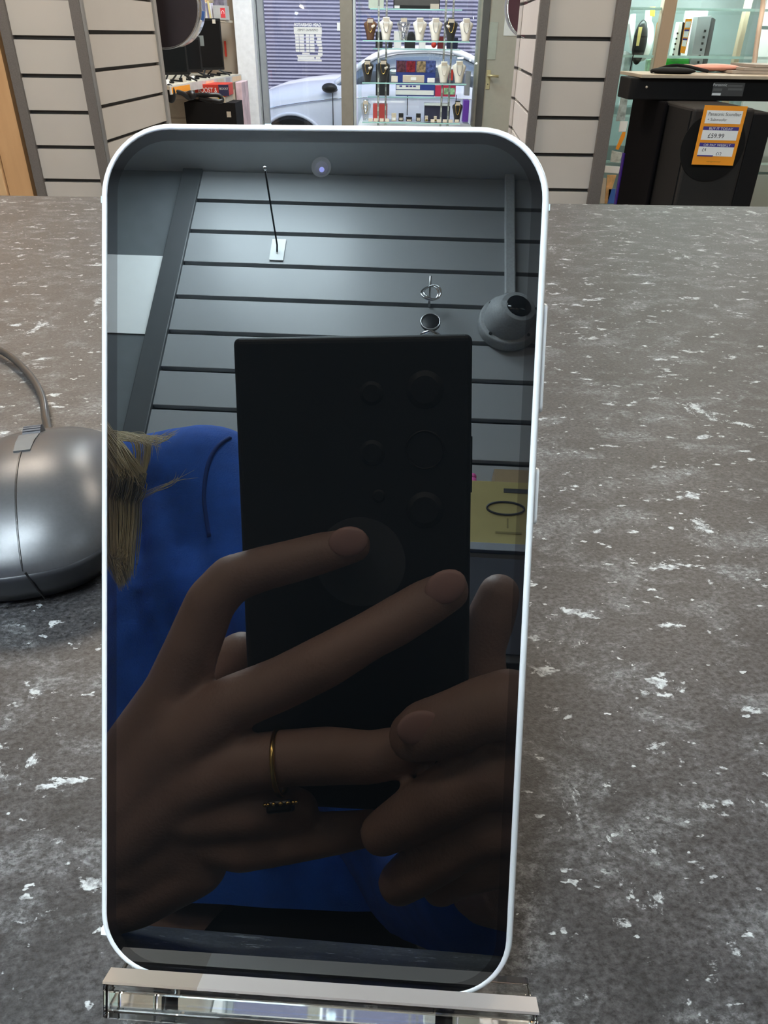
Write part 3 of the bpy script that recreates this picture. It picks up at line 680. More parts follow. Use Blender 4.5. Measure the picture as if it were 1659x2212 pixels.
# ------------------------------------------------------------------ jewellery display in the window
YD = 5.55                                     # front row of glass shelves
YR = 5.85                                     # rear row
def sx(px, y=YD): return P(px, 130, y).x
def sz_(py, y=YD): return P(900, py, y).z
for k, (px, y) in enumerate([(817.5, YD + .02), (834, YD + .10), (958, YD + .02), (974, YD + .10)]):
    x0 = sx(px, y); t = thing('shelf_upright', ['leftmost', 'second from left', 'third from left', 'rightmost'][k] + ' slotted metal upright carrying the glass display shelves', 'upright', (x0, y, .2), 'slotted uprights of the glass display')
    b = B(); b.box((x0 - .006, y, .15), (x0 + .006, y + .012, CEIL - .3)); obj('channel', b, mat('grey slotted metal', (.32, .33, .31), .4, .5), t)
    b = B()
    for j in range(26): b.box((x0 - .003, y - .0012, .45 + j * .055), (x0 + .003, y - .0003, .475 + j * .055))
    obj('slots', b, mat('pale slots', (.65, .72, .68), .4), t)
for px in (772, 1027):
    x0 = sx(px, YD); tag(obj('cabinet_side', B().box((x0, YD - .01, .1), (x0 + .012, YD + .42, CEIL - .2)), M_glass), ('left' if px < 900 else 'right') + ' glass side panel of the jewellery display', 'glass panel')
shelves = []
for k, (py, y, pa, pb, lab) in enumerate([(88, YD, 785, 1010, 'front glass shelf carrying the upper row of seven necklace busts'), (178, YD, 783, 1008, 'front glass shelf carrying the middle necklace busts'), (262, YD, 783, 1000, 'lowest front glass shelf carrying ring boxes'),
                                    (20, YR, 800, 990, 'top rear glass shelf with the dark monitor'), (105, YR, 806, 992, 'rear glass shelf behind the upper busts'), (208, YR, 795, 985, 'rear glass shelf carrying the boxed console')]):
    z_ = sz_(py, y); shelves.append(z_)
    t = thing('glass_shelf', lab, 'shelf', (sx(900, y), y, z_), 'glass shelves of the window display')
    obj('pane', B().box((sx(pa, y), y - .09 if y == YD else y - .08, z_ - .006), (sx(pb, y), y + .12, z_)), M_glass, t)
    yy = y - .09 if y == YD else y - .08
    obj('edge', B().box((sx(pa, y), yy - .002, z_ - .0065), (sx(pb, y), yy - .0003, z_ + .0005)), M_gedge, t)
def bust(px, pyb, pyt, y, m, label, chain_m=M_gold, wide=1.0, grp='necklace busts', flower=False):
    z0_ = P(px, pyb, y).z; z1_ = P(px, pyt, y).z; hh = z1_ - z0_; x_ = P(px, (pyb + pyt) / 2, y).x
    zb0 = min(shelves, key=lambda s_: abs(s_ - z0_)); z0_ = zb0 + .0004
    hw = hh * .36 * wide
    t = thing('necklace_bust', label, 'jewellery display', (x_, y, z0_), grp)
    prof = [(0, .52, .20), (.04, .54, .21), (.3, .66, .20), (.55, .86, .19), (.70, 1.0, .16), (.78, .96, .14), (.86, .60, .12), (.90, .46, .11), (1.0, .50, .10)]
    rs = []
    for fz, fw, fd in prof:
        rs.append([(x_ + hw * fw * math.cos(a), y + hh * (.12 * (1 - fz)) * 0 + hh * fd * math.sin(a) + hh * .10 * fz, z0_ + hh * fz) for a in [2 * math.pi * k / 24 for k in range(24)]])
    obj('bust', B().rings(rs), m, t, True)
    b = B(); pts = []
    for k in range(15):
        s_ = k / 14; a = math.pi * s_
        xx_ = hw * .42 * math.cos(a) * (1 - .0 * s_); zz_ = .86 - .52 * math.sin(a) ** .8 if False else .86 - .50 * math.sin(a)
        fw_ = .5
        pts.append((x_ + xx_, y + hh * (-.20 + .10 * zz_) * 1.02 - .003, z0_ + hh * zz_))
    b.tube(pts, .0022, 6); obj('necklace', b, chain_m, t, True)
    obj('price_card', B().box((x_ - hw * .42, y - hh * .10 - .012, z0_ + hh * .80), (x_ + hw * .42, y - hh * .10 - .010, z0_ + hh * .96)), M_cream, t)
    if flower: obj('brooch', B().sph((x_ + hw * .35 * flower, y - hh * .13, z0_ + hh * .62), .009).sph((x_ + hw * .55 * flower, y - hh * .12, z0_ + hh * .66), .007), M_velvet, t, True)
M_clearb = shader_mix('clear perspex', None, 0, (1, 1, 1), .05, .35)
M_silver = mat('silver chain', (.75, .75, .76), .2, 1)
ub = [(800, M_brvel, 'brown necklace bust with gold chain, first of the upper row', M_gold, 1), (834, M_velvet, 'cream bust with long thin chain, second of the upper row', M_silver, 0), (872, M_clearb, 'clear perspex bust, third of the upper row', M_silver, 0),
      (907, M_velvet, 'cream bust with faint short chain, fourth of the upper row', M_velvet, 0), (941, M_velvet, 'cream bust with dark V chain, fifth of the upper row', M_steel, 0), (974, M_bvel, 'black bust with gold chains, sixth of the upper row', M_gold, -1), (1007, M_velvet, 'white bust at the right end of the upper row', M_silver, 0)]
for px, m, lab, cm, fl in ub: bust(px, 86, 36 if m != M_brvel else 39, YD, m, lab, cm, flower=fl)
bust(794, 175, 128, YD, M_bvel, 'black bust with looped gold chain at the left end of the middle row', M_gold, .9, flower=1)
bust(828, 175, 127, YD, M_bvel, 'black bust with thick gold chain, second of the middle row', M_gold, .95, flower=1)
bust(959, 175, 129, YD, M_velvet, 'white bust without chain, third of the middle row', M_velvet)
bust(992, 175, 127, YD, M_velvet, 'white bust with long dark chain at the right end of the middle row', M_steel)
bust(790, 261, 216, YD, M_clearb, 'clear perspex bust at the left end of the lowest shelf', M_gold, .8)
bust(988, 261, 216, YD, M_bvel, 'black bust with gold chain at the right end of the lowest shelf', M_gold, .8)
# small boxes on the lowest front shelf
zl = shelves[2] + .0005
for k, (px, w_, h_, m, m2) in enumerate([(853, .032, .045, M_cream, M_paper), (869, .032, .045, M_bvel, M_cream), (887, .040, .024, M_bvel, M_cream), (908, .032, .045, M_bvel, M_cream), (926, .020, .032, M_cream, M_gold), (946, .020, .030, M_cream, M_gold)]):
    x_ = sx(px); t = thing('ring_box', ['cream ring box left of the black ones', 'leftmost black ring box', 'low wide black ring box', 'rightmost black ring box', 'small cream ring stand with gold ring', 'small cream stand right of the gold ring stand'][k] + ' on the lowest glass shelf', 'ring box', (x_, YD, zl), 'ring boxes on the lowest shelf')
    obj('case', B().box((x_ - w_ / 2, YD - .02, zl), (x_ + w_ / 2, YD + .02, zl + h_ * .5)), m, t, bevel=.002)
    obj('lid', B().obox(Vector((x_ - w_ / 2, YD + .006, zl + h_ * .5)), X * w_, Yv * .014, Zv * h_ * .5), m, t, bevel=.002)
    obj('insert', B().box((x_ - w_ * .35, YD - .0215, zl + h_ * .12), (x_ + w_ * .35, YD - .0202, zl + h_ * .45)), m2, t)
for k, px in enumerate([801, 813, 826, 838, 939, 953, 966, 979, 993]):
    x_ = sx(px)
    o = obj('price_card', B().obox(Vector((x_ - .013, YD - .07, zl)), X * .026, Yv * .012, Zv * .018 + Yv * .006), M_cream, bevel=.001)
    tag(o, 'small cream price card, %s from the left along the lowest glass shelf front' % ['first', 'second', 'third', 'fourth', 'fifth', 'sixth', 'seventh', 'eighth', 'ninth'][k], 'price card', 'price cards on the lowest shelf')
# goods on the rear shelves
def rear(name, label, px0, px1, pyt, pyb, m, y=YR, th=.06, cat='box', grp=None):
    z0_ = P(900, pyb, y).z; z0_ = min(shelves, key=lambda s_: abs(s_ - z0_)) + .0005 if min(abs(s_ - z0_) for s_ in shelves) < .05 else z0_
    t = thing(name, label, cat, (sx((px0 + px1) / 2, y), y, z0_), grp)
    obj('body', B().box((sx(px0, y), y, z0_), (sx(px1, y), y + th, P(900, pyt, y).z)), m, t, bevel=.002)
    return t, z0_
t, z_ = rear('monitor', 'dark monitor on the top rear glass shelf', 848, 945, -40, 18, M_black, cat='monitor')
obj('screen', B().box((sx(850, YR), YR - .002, z_ + .02), (sx(943, YR), YR - .0003, z_ + .14)), mat('grey screen', (.10, .095, .09), .3), t)
obj('price_sticker', B().box((sx(850, YR), YR - .004, z_ + .004), (sx(861, YR), YR - .0025, z_ + .018)), M_paper, t)
obj('price_sticker', B().box((sx(925, YR), YR - .004, z_ + .002), (sx(943, YR), YR - .0025, z_ + .03)), M_cream, t)
rear('frosted_box', 'pale box left of the dark monitor', 796, 828, -30, 19, mat('pale green card', (.62, .66, .56), .5))
rear('black_jewel_box', 'black box behind the second upper bust', 811, 826, 70, 102, M_bvel); rear('black_watch_box', 'black box seen between the first and second upper busts', 838, 847, 92, 103, M_bvel)
rear('white_watch_box', 'white box with small lines behind the perspex bust', 850, 866, 68, 103, M_paper)
t, z_ = rear('black_dome_box', 'black box with domed lid behind the upper busts', 873, 896, 80, 103, M_bvel)
obj('dome', B().sph((sx(887, YR), YR + .03, P(900, 80, YR).z), .028, (1, .8, 1.1)), M_bvel, t, True)
rear('white_card_box', 'white box behind the fourth upper bust', 904, 918, 88, 103, M_paper)
t, z_ = rear('red_bauble_box', 'dark red box right of the fourth upper bust', 944, 958, 78, 103, mat('dark red velvet', (.14, .015, .02), .6))
obj('red_bauble', B().sph((sx(936, YR), YR + .01, z_ + .022), .018), M_red, t, True)
rear('navy_jewel_box', 'navy box behind the black upper bust', 964, 987, 80, 103, mat('navy velvet', (.02, .025, .06), .7))
# boxed console
t, z_ = rear('console_box', 'wide boxed games console with four game pictures on the rear shelf', 856, 942, 131, 205, mat('console box blue', (.04, .07, .30), .4), th=.1)
zp = lambda py: P(900, py, YR).z
for k, (c_, px0) in enumerate([((.16, .05, .07), 857), ((.30, .02, .03), 878), ((.45, .30, .16), 900), ((.10, .13, .35), 921)]):
    obj('game_picture', B().box((sx(px0, YR), YR - .002, zp(156)), (sx(px0 + 20, YR), YR - .0003, zp(132))), mat('game picture %d' % k, c_, .4, var=.7, scale=60), t)
obj('white_panel', B().box((sx(857, YR), YR - .003, zp(193)), (sx(909, YR), YR - .0005, zp(184))), M_paper, t)
obj('white_base', B().box((sx(856, YR), YR - .003, zp(205)), (sx(940, YR), YR - .0005, zp(195))), M_paper, t)
for px in (864, 878, 886, 894): obj('printed_icon', B().box((sx(px, YR), YR - .0042, zp(188)), (sx(px + 6, YR), YR - .0032, zp(185))), M_purple, t)
t, z_ = rear('red_game_box', 'red boxed game with coloured tablet picture right of the console box', 943, 988, 184, 206, mat('crimson card', (.6, .04, .10), .4))
obj('picture', B().box((sx(962, YR), YR - .002, zp(203)), (sx(986, YR), YR - .0004, zp(189))), mat('picture green', (.35, .6, .35), .4, var=.6, scale=50), t)
rear('tall_red_box', 'narrow red and blue box between the white busts', 972, 981, 150, 176, M_red, y=YR - .02)
rear('dark_case', 'dark upright case behind the second middle bust', 812, 842, 140, 204, M_bvel)
t, z_ = rear('gold_bracelet_stand', 'long cream bracelet stand on the middle glass shelf', 871, 918, 163, 176, M_cream, y=YD - .03, th=.04, cat='jewellery display')
obj('card', B().box((sx(888), YD - .033, z_ + .012), (sx(900), YD - .031, z_ + .03)), M_paper, t)
rear('cream_earring_stand', 'small cream earring stand beside the second middle bust', 846, 860, 165, 176, M_velvet, y=YD - .02, th=.03, cat='jewellery display')
rear('white_card_stand', 'small white card stand left of the third middle bust', 925, 941, 168, 176, M_paper, y=YD - .02, th=.02, cat='card')
# window floor goods seen below
def low(name, label, px0, px1, pyt, pyb, y, m, th=.08, cat='box'):
    t = thing(name, label, cat, P((px0 + px1) / 2, pyb, y))
    obj('body', B().box((sx(px0, y), y, P(900, pyb, y).z), (sx(px1, y), y + th, P(900, pyt, y).z)), m, t, bevel=.003); return t
low('red_handbag', 'red bag standing low in the window display', 806, 838, 226, 262, YR, mat('coral red leather', (.65, .08, .07), .5), cat='bag')
low('dark_tablet', 'dark rectangular screen low at the right of the window display', 921, 978, 228, 262, YR, mat('dark blue screen', (.05, .05, .09), .2), cat='tablet')
low('white_device', 'white flat device lying on top of the dark screen', 920, 978, 223, 228, YR - .01, M_paper, cat='device')
low('purple_case', 'purple case at the lower right of the window display', 1007, 1020, 215, 262, YR, mat('violet plastic', (.20, .06, .5), .4), cat='case')
low('grey_case', 'grey upright case right of the white busts', 1008, 1019, 152, 205, YR + .05, mat('grey plastic case', (.35, .35, .36), .4), cat='case')
struct('trim_3', B().box((sx(775, YR), YR - .35, .0), (sx(1022, YR), YW + .4, sz_(275))), M_white)
# door right of the display
YDr = 6.0
vbar('trim_4', 1026, 1036, mat('light door jamb', (.46, .42, .35), .5), YDr, .05)
vbar('trim_5', 1036, 1051, M_trim, YDr - .01, .06)
xl_, xr_ = P(1049, 130, YDr).x, P(1150, 130, YDr).x
t = thing('shop_door', 'greenish grey shop door with brass lever handle right of the jewellery display', 'door', (xl_, YDr, 0))
obj('leaf', B().box((xl_ + .001, YDr + .0005, .01), (xr_, YDr + .045, CEIL - .1)), mat('putty door paint', (.50, .47, .40), .45, var=.03), t, bevel=.003)
def dx(px, py=150): return P(px, py, YDr).x
def dzz(py): return P(1060, py, YDr).z
obj('push_plate', B().box((dx(1052, 90), YDr - .003, dzz(129)), (dx(1073, 90), YDr - .0003, dzz(48))), mat('pale plate', (.50, .52, .45), .35), t, bevel=.001)
hx = dx(1054.5, 170)
hp = obj('handle_plate', B().box((hx - .014, YDr - .006, dzz(193)), (hx + .014, YDr - .0003, dzz(151))), M_brass, t, bevel=.004)
obj('lever', B().tube([(hx, YDr - .006, dzz(163)), (hx, YDr - .045, dzz(163)), (hx + .02, YDr - .05, dzz(163)), (hx + .065, YDr - .048, dzz(164))], .008, 10), M_brass, hp, True)
obj('keyhole', B().cyl((hx, YDr - .0066, dzz(182)), (hx, YDr - .0062, dzz(182)), .004, None, 12), M_black, t)
n0 = P(1097, 58, YDr - .01)
tag(obj('door_notice', B().box((P(1089, 58, YDr).x, YDr - .004, P(1089, 77, YDr).z), (P(1130, 58, YDr).x, YDr - .0008, P(1089, 20, YDr).z)), M_paper), 'white notice fixed to the shop door beside the maroon drum', 'notice')

# ------------------------------------------------------------------ street outside
struct('floor_street', B().box((-14, YW + .5, -.25), (14, 9.99, -.15)), mat('asphalt', (.17, .17, .19), .8, bump=.3))
t = thing('shop_shutter', 'blue grey roller shutter across the street', 'shutter', (-1, 10, -.15))
b = B(); yS = 10.0
prof2 = []
pz = -.15; pitch_ = .036
n_ = int(3.4 / pitch_)
vs = []
for k in range(n_ * 4 + 1):
    ph_ = k / 4; zz = pz + ph_ * pitch_; off = [0, -.006, -.009, -.006][k % 4]
    vs.append((b.bm.verts.new((-6, yS + off, zz)), b.bm.verts.new((5, yS + off, zz))))
for a_, c_ in zip(vs, vs[1:]): b.bm.faces.new((a_[0], a_[1], c_[1], c_[0]))
M_sh = mat('blue grey shutter', (.085, .085, .15), .45, .1, var=.12, scale=2)
obj('curtain', b, M_sh, t)
obj('housing', B().box((-6, yS - .1, 3.26), (5, yS + .3, 3.7)), M_sh, t)
struct('wall_street', B().box((-12, yS + .31, -.15), (12, yS + .6, 6)), mat('street facade', (.35, .32, .33), .8))

# parked car
t = thing('car', 'silver lilac saloon car parked outside the shop window', 'car', (0, 8.4, -.15))
YCAR = 7.9
M_car = mat('silver lilac paint', (.88, .86, .95), .35, .0, var=.02, coat=.5)
def cx_(px, py=200): return P(px, py, YCAR).x
def cz(px, py): return P(px, py, YCAR).z
# side outline of body (px, py) read along the car
side = [(555, 300), (560, 232), (578, 212), (620, 198), (680, 186), (735, 179), (760, 176)]
body_lo = -.0
# x positions along the car; beltline and lower sill profile, lofted across the width
xs = [cx_(p_) for p_ in (515, 530, 560, 600, 650, 700, 740, 800, 870, 940, 1010, 1080, 1130, 1160)]
belt = [cz(515, 240), cz(530, 224), cz(560, 211), cz(600, 203), cz(650, 195), cz(700, 189), cz(740, 185), cz(800, 183), cz(870, 183), cz(940, 184), cz(1010, 187), cz(1080, 195), cz(1130, 210), cz(1160, 235)]
hood = [.0, .01, .03, .05, .055, .05, .045, .01, .01, .01, .02, .06, .03, 0]
rings_ = []
zsill = .08
for x_, zb_, hd in zip(xs, belt, hood):
    e_ = .28 if x_ in (xs[0], xs[-1]) else (.10 if x_ in (xs[1], xs[-2]) else 0)
    y0_, y1_ = YCAR + e_, YCAR + 1.75 - e_
    zm = (zb_ + zsill) / 2
    rings_.append([(x_, y0_ + .05, zsill), (x_, y0_, zm - .08), (x_, y0_ - .01, zm + .10), (x_, y0_ + .02, zb_ - .06), (x_, y0_ + .07, zb_), (x_, y0_ + .35, zb_ + hd), (x_, (y0_ + y1_) / 2, zb_ + hd * 1.25), (x_, y1_ - .35, zb_ + hd), (x_, y1_ - .07, zb_), (x_, y1_, zb_ - .08), (x_, y1_, zsill)])
o = obj('body', B().rings(rings_), M_car, t, True)
# wheel arch and wheel
wxc = cx_(630, 262); wzc = cz(630, 243) - .345
def wheel(xc, y0):
    w = obj('wheel', B().cyl((xc, y0 - .02, wzc), (xc, y0 + .18, wzc), .30, None, 48), M_blackm, t, True, .02)
    obj('arch', B().tube([(xc + .335 * math.cos(a), y0 - .016, wzc + .335 * math.sin(a)) for a in [R(-15 + 210 * k / 30) for k in range(31)]], .016, 8), M_car, t, True)
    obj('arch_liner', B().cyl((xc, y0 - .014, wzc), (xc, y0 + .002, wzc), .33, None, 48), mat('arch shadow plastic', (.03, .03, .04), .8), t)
    r_ = B()
    for k in range(10):
        a = 2 * math.pi * k / 10; r_.tube([(xc, y0 - .03, wzc), (xc + .2 * math.cos(a), y0 - .032, wzc + .2 * math.sin(a))], .014, 6)
    r_.tube([(xc + .215 * math.cos(a), y0 - .028, wzc + .215 * math.sin(a)) for a in [2 * math.pi * k / 40 for k in range(41)]], .012, 8)
    obj('rim', r_, M_steel, t, True)
wheel(wxc, YCAR); wheel(cx_(1080, 262), YCAR)
# cabin
M_cgl = mat('car window glass', (.16, .19, .24), .05, .3, coat=1)
cr_ = [(722, 186), (770, 150), (815, 122), (860, 111), (930, 108), (985, 114), (1040, 140), (1085, 186)]
rr_ = []
for px, py in cr_:
    x_, z_ = cx_(px, py), cz(px, py); zb_ = cz(px, 187) - .02
    tt = max(.02, z_ - zb_); ins = .06 + .28 * tt
    rr_.append([(x_, YCAR + .06, zb_), (x_, YCAR + .06 + ins * .6, zb_ + tt * .75), (x_, YCAR + .10 + ins, zb_ + tt * .98), (x_, YCAR + .85, zb_ + tt * 1.04), (x_, YCAR + 1.6 - ins, zb_ + tt * .98), (x_, YCAR + 1.66 - ins * .6, zb_ + tt * .75), (x_, YCAR + 1.66, zb_)])
obj('cabin', B().rings(rr_), M_cgl, t, True)
rail = [Vector((cx_(px, py), YCAR + .09 + (.06 + .28 * max(.02, cz(px, py) - cz(px, 187) + .02)) * .9, cz(px, py) + .006)) for px, py in cr_]
obj('roof', B().rings([[(v.x, v.y - .02, v.z - .03), (v.x, v.y, v.z + .008), (v.x, 2 * YCAR + 1.72 - v.y, v.z + .012), (v.x, 2 * YCAR + 1.74 - v.y, v.z - .03)] for v in rail[2:6]]), M_car, t, True)
obj('roof_rail', B().tube(smooth_path(rail, 5), .028, 8), M_car, t, True)
obj('shoulder_line', B().tube([(x_, YCAR - .003, z_ - .10) for x_, z_ in list(zip(xs, belt))[2:12]], .006, 6), M_chrome, t, True)
q = Vector((cx_(712, 188), YCAR - .02, cz(712, 190)))
obj('wing_mirror', B().sph(q, .06, (1.2, .8, .7)).tube([q, q + Vector((.08, .1, -.03))], .018, 8), M_black, t, True)
for px in (719, 880, 985): obj('door_gap', B().tube([(cx_(px, 235), YCAR - .011, .30), (cx_(px, 215), YCAR - .012, belt[6] - .06)], .004, 5), M_blackm, t)

# ------------------------------------------------------------------ right side: glass cabinet, soundbar, subwoofer
t = thing('glass_cabinet', 'tall lit glass cabinet with beige posts behind the soundbar', 'cabinet', (1.2, 3.0, 0))
YG = 3.05
def gx(px, py=80, y=YG): return P(px, py, y).x
xg0, xg1 = gx(1352), 1.75
obj('post', B().box((gx(1422), YG, 0), (gx(1450), YG + .04, CEIL - .2)), M_postw, t, bevel=.003)
obj('post', B().box((gx(1622), YG + .1, 0), (gx(1634), YG + .13, CEIL - .2)), M_postw, t, bevel=.003)
obj('glass_front', B().box((gx(1262), YG + .01, .05), (gx(1420), YG + .014, CEIL - .2)), M_glass, t)
obj('glass_front', B().box((gx(1451), YG + .01, .05), (gx(1620), YG + .014, CEIL - .2)), M_glass, t)
obj('back_panel', B().box((gx(1330), YG + .5, .05), (xg1 + .1, YG + .52, CEIL - .2)), mat('pale mirror back', (.50, .60, .60), .25, var=.15, scale=5), t)
obj('glass_edge', B().tube([P(1372, 100, YG - .0), P(1357, 170, YG - .0)], .002, 6), M_black, t)
for py in (16, 120, 250, 350):
    z_ = P(1400, py, YG).z
    obj('glass_shelf', B().box((gx(1330), YG + .02, z_ - .006), (xg1, YG + .49, z_)), M_glass, t)
    obj('shelf_edge', B().box((gx(1330), YG + .0165, z_ - .007), (xg1, YG + .0195, z_ + .001)), mat('lit glass edge', (.62, .85, .82), .2), t)
obj('light_strip', B().box((gx(1340), YG + .06, P(1400, -20, YG).z), (xg1, YG + .10, P(1400, -20, YG).z + .02)), glow('cabinet led', (.85, 1, .97), 38), t)
obj('light_strip', B().box((gx(1300), YG + .30, P(1400, 235, YG).z), (gx(1345), YG + .33, P(1400, 235, YG).z + .012)), MATS['cabinet led'], t)
# goods inside the cabinet
def goods(name, label, poly, y, m, th=.05, cat='goods', grp=None):
    o = quad(name, poly, y, m, None, th, .001); tag(o, label, cat, grp); return o
yq = YG + .12
goods('white_device_box', 'tall white box inside the glass cabinet behind the orange price ticket', [(1486, 36), (1478, 125), (1510, 127), (1530, 24), (1490, 20)], yq + .1, M_paper, cat='box')
goods('green_box', 'bright green box at the bottom of the glass cabinet', [(1441, 127), (1437, 149), (1487, 151), (1489, 127)], yq - .02, M_green, cat='box')
t = thing('metal_rack_rail', 'grey metal rail with square holes standing in the cabinet', 'rail', P(1500, 140, yq)); 
quad('front_face', [(1508, 36), (1490, 143), (1516, 144), (1538, 34)], yq - .03, mat('zinc grey', (.42, .42, .43), .35, .4), t, .05, .001)
quad('dark_side', [(1540, 38), (1518, 142), (1527, 142), (1546, 42)], yq - .025, mat('dark zinc', (.12, .115, .12), .4, .3), t, .04)
for k in range(6): 
    py = 67 + 13.5 * k; px = 1523.5 - 2.9 * k; quad('hole', [(px - 2.2, py - 2.6), (px - 2.8, py + 2.6), (px + 1.6, py + 2.6), (px + 2.4, py - 2.6)], yq - .032, M_black, t, .0015)
t = thing('slim_device', 'white slim device with a row of dark ports left of the price ticket', 'device', P(1455, 120, yq))
quad('front_face', [(1468, 48), (1451, 126), (1463, 126), (1475, 48)], yq - .03, mat('ivory plastic', (.68, .72, .70), .4), t, .04, .001)
quad('dark_side', [(1476, 48), (1464, 125), (1469, 125), (1480, 49)], yq - .03, M_black, t, .04)
for k in range(5): 
    py = 72 + 11.5 * k; px = 1464 - 2.4 * k; quad('port', [(px - 2, py - 2), (px - 2.3, py + 2), (px + 1.5, py + 2), (px + 1.8, py - 2)], yq - .032, M_black, t, .0015)
def ticket(name, label, tl, tr, br, bl, y, scale=1):
    t = thing(name, label, 'price ticket', P(*bl, y)); lerp = lambda a_, b_, f_: (a_[0] + (b_[0] - a_[0]) * f_, a_[1] + (b_[1] - a_[1]) * f_)
    def at(u, v): return lerp(lerp(tl, tr, u), lerp(bl, br, u), v)
    def q(n_, u0, v0, u1, v1, m, dd): quad(n_, [at(u0, v0), at(u1, v0), at(u1, v1), at(u0, v1)], y - dd, m, t, .0006)
    q('card', 0, 0, 1, 1, M_orange, .0005)
    for v0, v1 in ((.08, .26), (.36, .54), (.62, .80)): q('white_panel', .1, v0, .9, v1, M_paper, .0015)
    for v0, v1 in ((.31, .36), (.57, .62)): q('blue_band', .1, v0, .9, v1, M_purple, .0022)
ticket('price_ticket', 'orange and white price ticket inside the cabinet beside the metal rail', (1481, 41), (1496, 40), (1479, 116), (1469, 114), yq - .06)
ticket('price_ticket', 'orange and white price ticket in the cabinet left of the beige post', (1419, 49), (1434, 47), (1426, 98), (1412, 96), yq - .06)
t = thing('hair_straightener', 'white and black oval hair styler with yellow ticket in the cabinet', 'appliance', P(1380, 115, yq))
b = B(); b.sph(P(1382, 92, yq), .060, (.42, .3, 1.15)); obj('dark_body', b, M_black, t, True)
b = B(); b.sph(P(1393, 88, yq + .03), .062, (.5, .3, 1.05)); b.tube([P(1398, 62, yq + .03), P(1402, 22, yq + .03)], .012, 10); obj('white_body', b, M_paper, t, True)
quad('yellow_ticket', [(1380, 58), (1388, 58), (1380, 99), (1374, 99)], yq - .03, mat('yellow ticket', (.85, .68, .25), .5), t, .001)
goods('white_tool', 'white handled tool at the left inside the cabinet', [(1367, 30), (1360, 52), (1366, 110), (1372, 60), (1374, 30)], yq, M_paper, .03, 'tool')
goods('yellow_packet', 'yellow packet hanging in the cabinet', [(1406, 15), (1405, 34), (1414, 36), (1416, 14)], yq, M_yellow, .01, 'packet')
goods('clear_pack', 'pale blister pack low at the left in the cabinet', [(1352, 110), (1345, 160), (1365, 162), (1368, 118)], yq + .02, mat('pale blister', (.6, .68, .68), .3, var=.3, scale=40), .03, 'packet')
goods('green_pack', 'pale green pack low in the cabinet beside the beige post', [(1400, 130), (1396, 158), (1414, 158), (1416, 126)], yq + .02, mat('pale green pack', (.40, .58, .38), .4, var=.4, scale=50), .03, 'packet')
for k, (poly, m, lab) in enumerate([([(1342, 205), (1330, 262), (1350, 262), (1357, 205)], mat('grey blister', (.42, .50, .50), .3, var=.4, scale=60), 'grey blister pack at the top of the narrow gap beside the right pillar'),
     ([(1340, 262), (1336, 285), (1352, 284), (1357, 262)], M_paper, 'white label card in the narrow gap beside the right pillar'),
     ([(1345, 285), (1330, 322), (1336, 324), (1350, 296), (1352, 285)], M_orange, 'orange tool in the narrow gap beside the right pillar'),
     ([(1322, 325), (1318, 350), (1338, 352), (1345, 330)], mat('white blister', (.62, .66, .62), .3, var=.3, scale=60), 'white pack under the orange tool beside the right pillar'),
     ([(1308, 358), (1305, 373), (1336, 375), (1342, 360)], M_paper, 'white ledge card low in the gap beside the right pillar'),
     ([(1300, 385), (1296, 440), (1306, 440), (1310, 385)], M_cream, 'cream strip at the bottom of the gap beside the right pillar'),
     ([(1312, 378), (1306, 440), (1312, 440), (1332, 378)], mat('orange goods', (.75, .45, .2), .5, var=.3, scale=30), 'orange striped pack at the bottom of the gap'),
     ([(1315, 408), (1312, 440), (1328, 440), (1330, 408)], M_blue, 'blue pack at the bottom of the gap beside the right pillar')]):
    goods(['blister_pack', 'label_card', 'orange_tool', 'white_pack', 'ledge_card', 'cream_strip', 'striped_pack', 'blue_pack'][k], lab, poly, YG + .0055, m, .004, 'goods')
# slatted wall at far right
tag(obj('slat_wall', slats(P(1636, 90, 3.3).x, 3.31, X, .8, .3, CEIL - .1, P(1650, 60, 3.3).z, .165, -Yv), M_slat), 'grey slatted boards at the far right edge behind the pink cable', 'wall')
b = B(); b.tube(smooth_path([P(1650, -20, 2.62), P(1647, 20, 2.62), P(1640, 60, 2.6), P(1634, 100, 2.6), P(1628, 140, 2.6), P(1618, 149, 2.6)], 6), .007, 10)
tag(obj('pink_cable', b, mat('peach cable', (.78, .60, .46), .45), smooth=True), 'pale peach cable hanging at the far right above the soundbar', 'cable')
# soundbar lying across the subwoofer
YS = 2.25; YSB = 2.03
zt_, zb_ = P(1500, 170, YS).z, P(1550, 233, YSB).z + .001
xs0 = P(1336, 190, YS + .11).x
t = thing('soundbar', 'long black soundbar with rating label lying across the subwoofer', 'soundbar', (xs0, YS, zb_))
obj('case', B().box((xs0, YS, zb_), (xs0 + .95, YS + .11, zt_)), M_blackm, t, bevel=.003)
def sq(n_, px0, px1, py0, py1, m, d=.0012):
    a_, c_ = P(px0, py1, YS), P(px1, py0, YS); obj(n_, B().box((a_.x, YS - d, a_.z), (c_.x, YS - .0001, c_.z)), m, t)
sq('rating_label', 1536, 1610, 179, 211 - 4, mat('label grey', (.085, .085, .085), .5), .0006)
a_ = P(1540, 186, YS)
text('maker_name', 'Panasonic', M_paper, (a_.x, YS - .0012, a_.z), X, Zv, .0065, t)
sq('white_tab', 1537, 1557, 201, 209 - 3, M_paper, .0014); sq('label_line', 1572, 1604, 184, 187, mat('label print', (.16, .16, .16), .5), .0012); sq('label_line', 1572, 1604, 191, 195, MATS['label print'], .0012); sq('label_line', 1540, 1560, 191, 196, MATS['label print'], .0012)
obj('screw', B().sph(P(1397, 188, YS), .003), M_cream, t)
zt2 = zt_ + .0005
o = obj('card_sheet', B().box((P(1339, 160, YS + .2).x, YS - .015, zt2), (xs0 + .95, YS + .20, zt2 + .008)), mat('tan board', (.42, .36, .28), .6), bevel=.001); tag(o, 'long tan board lying on the soundbar', 'board')
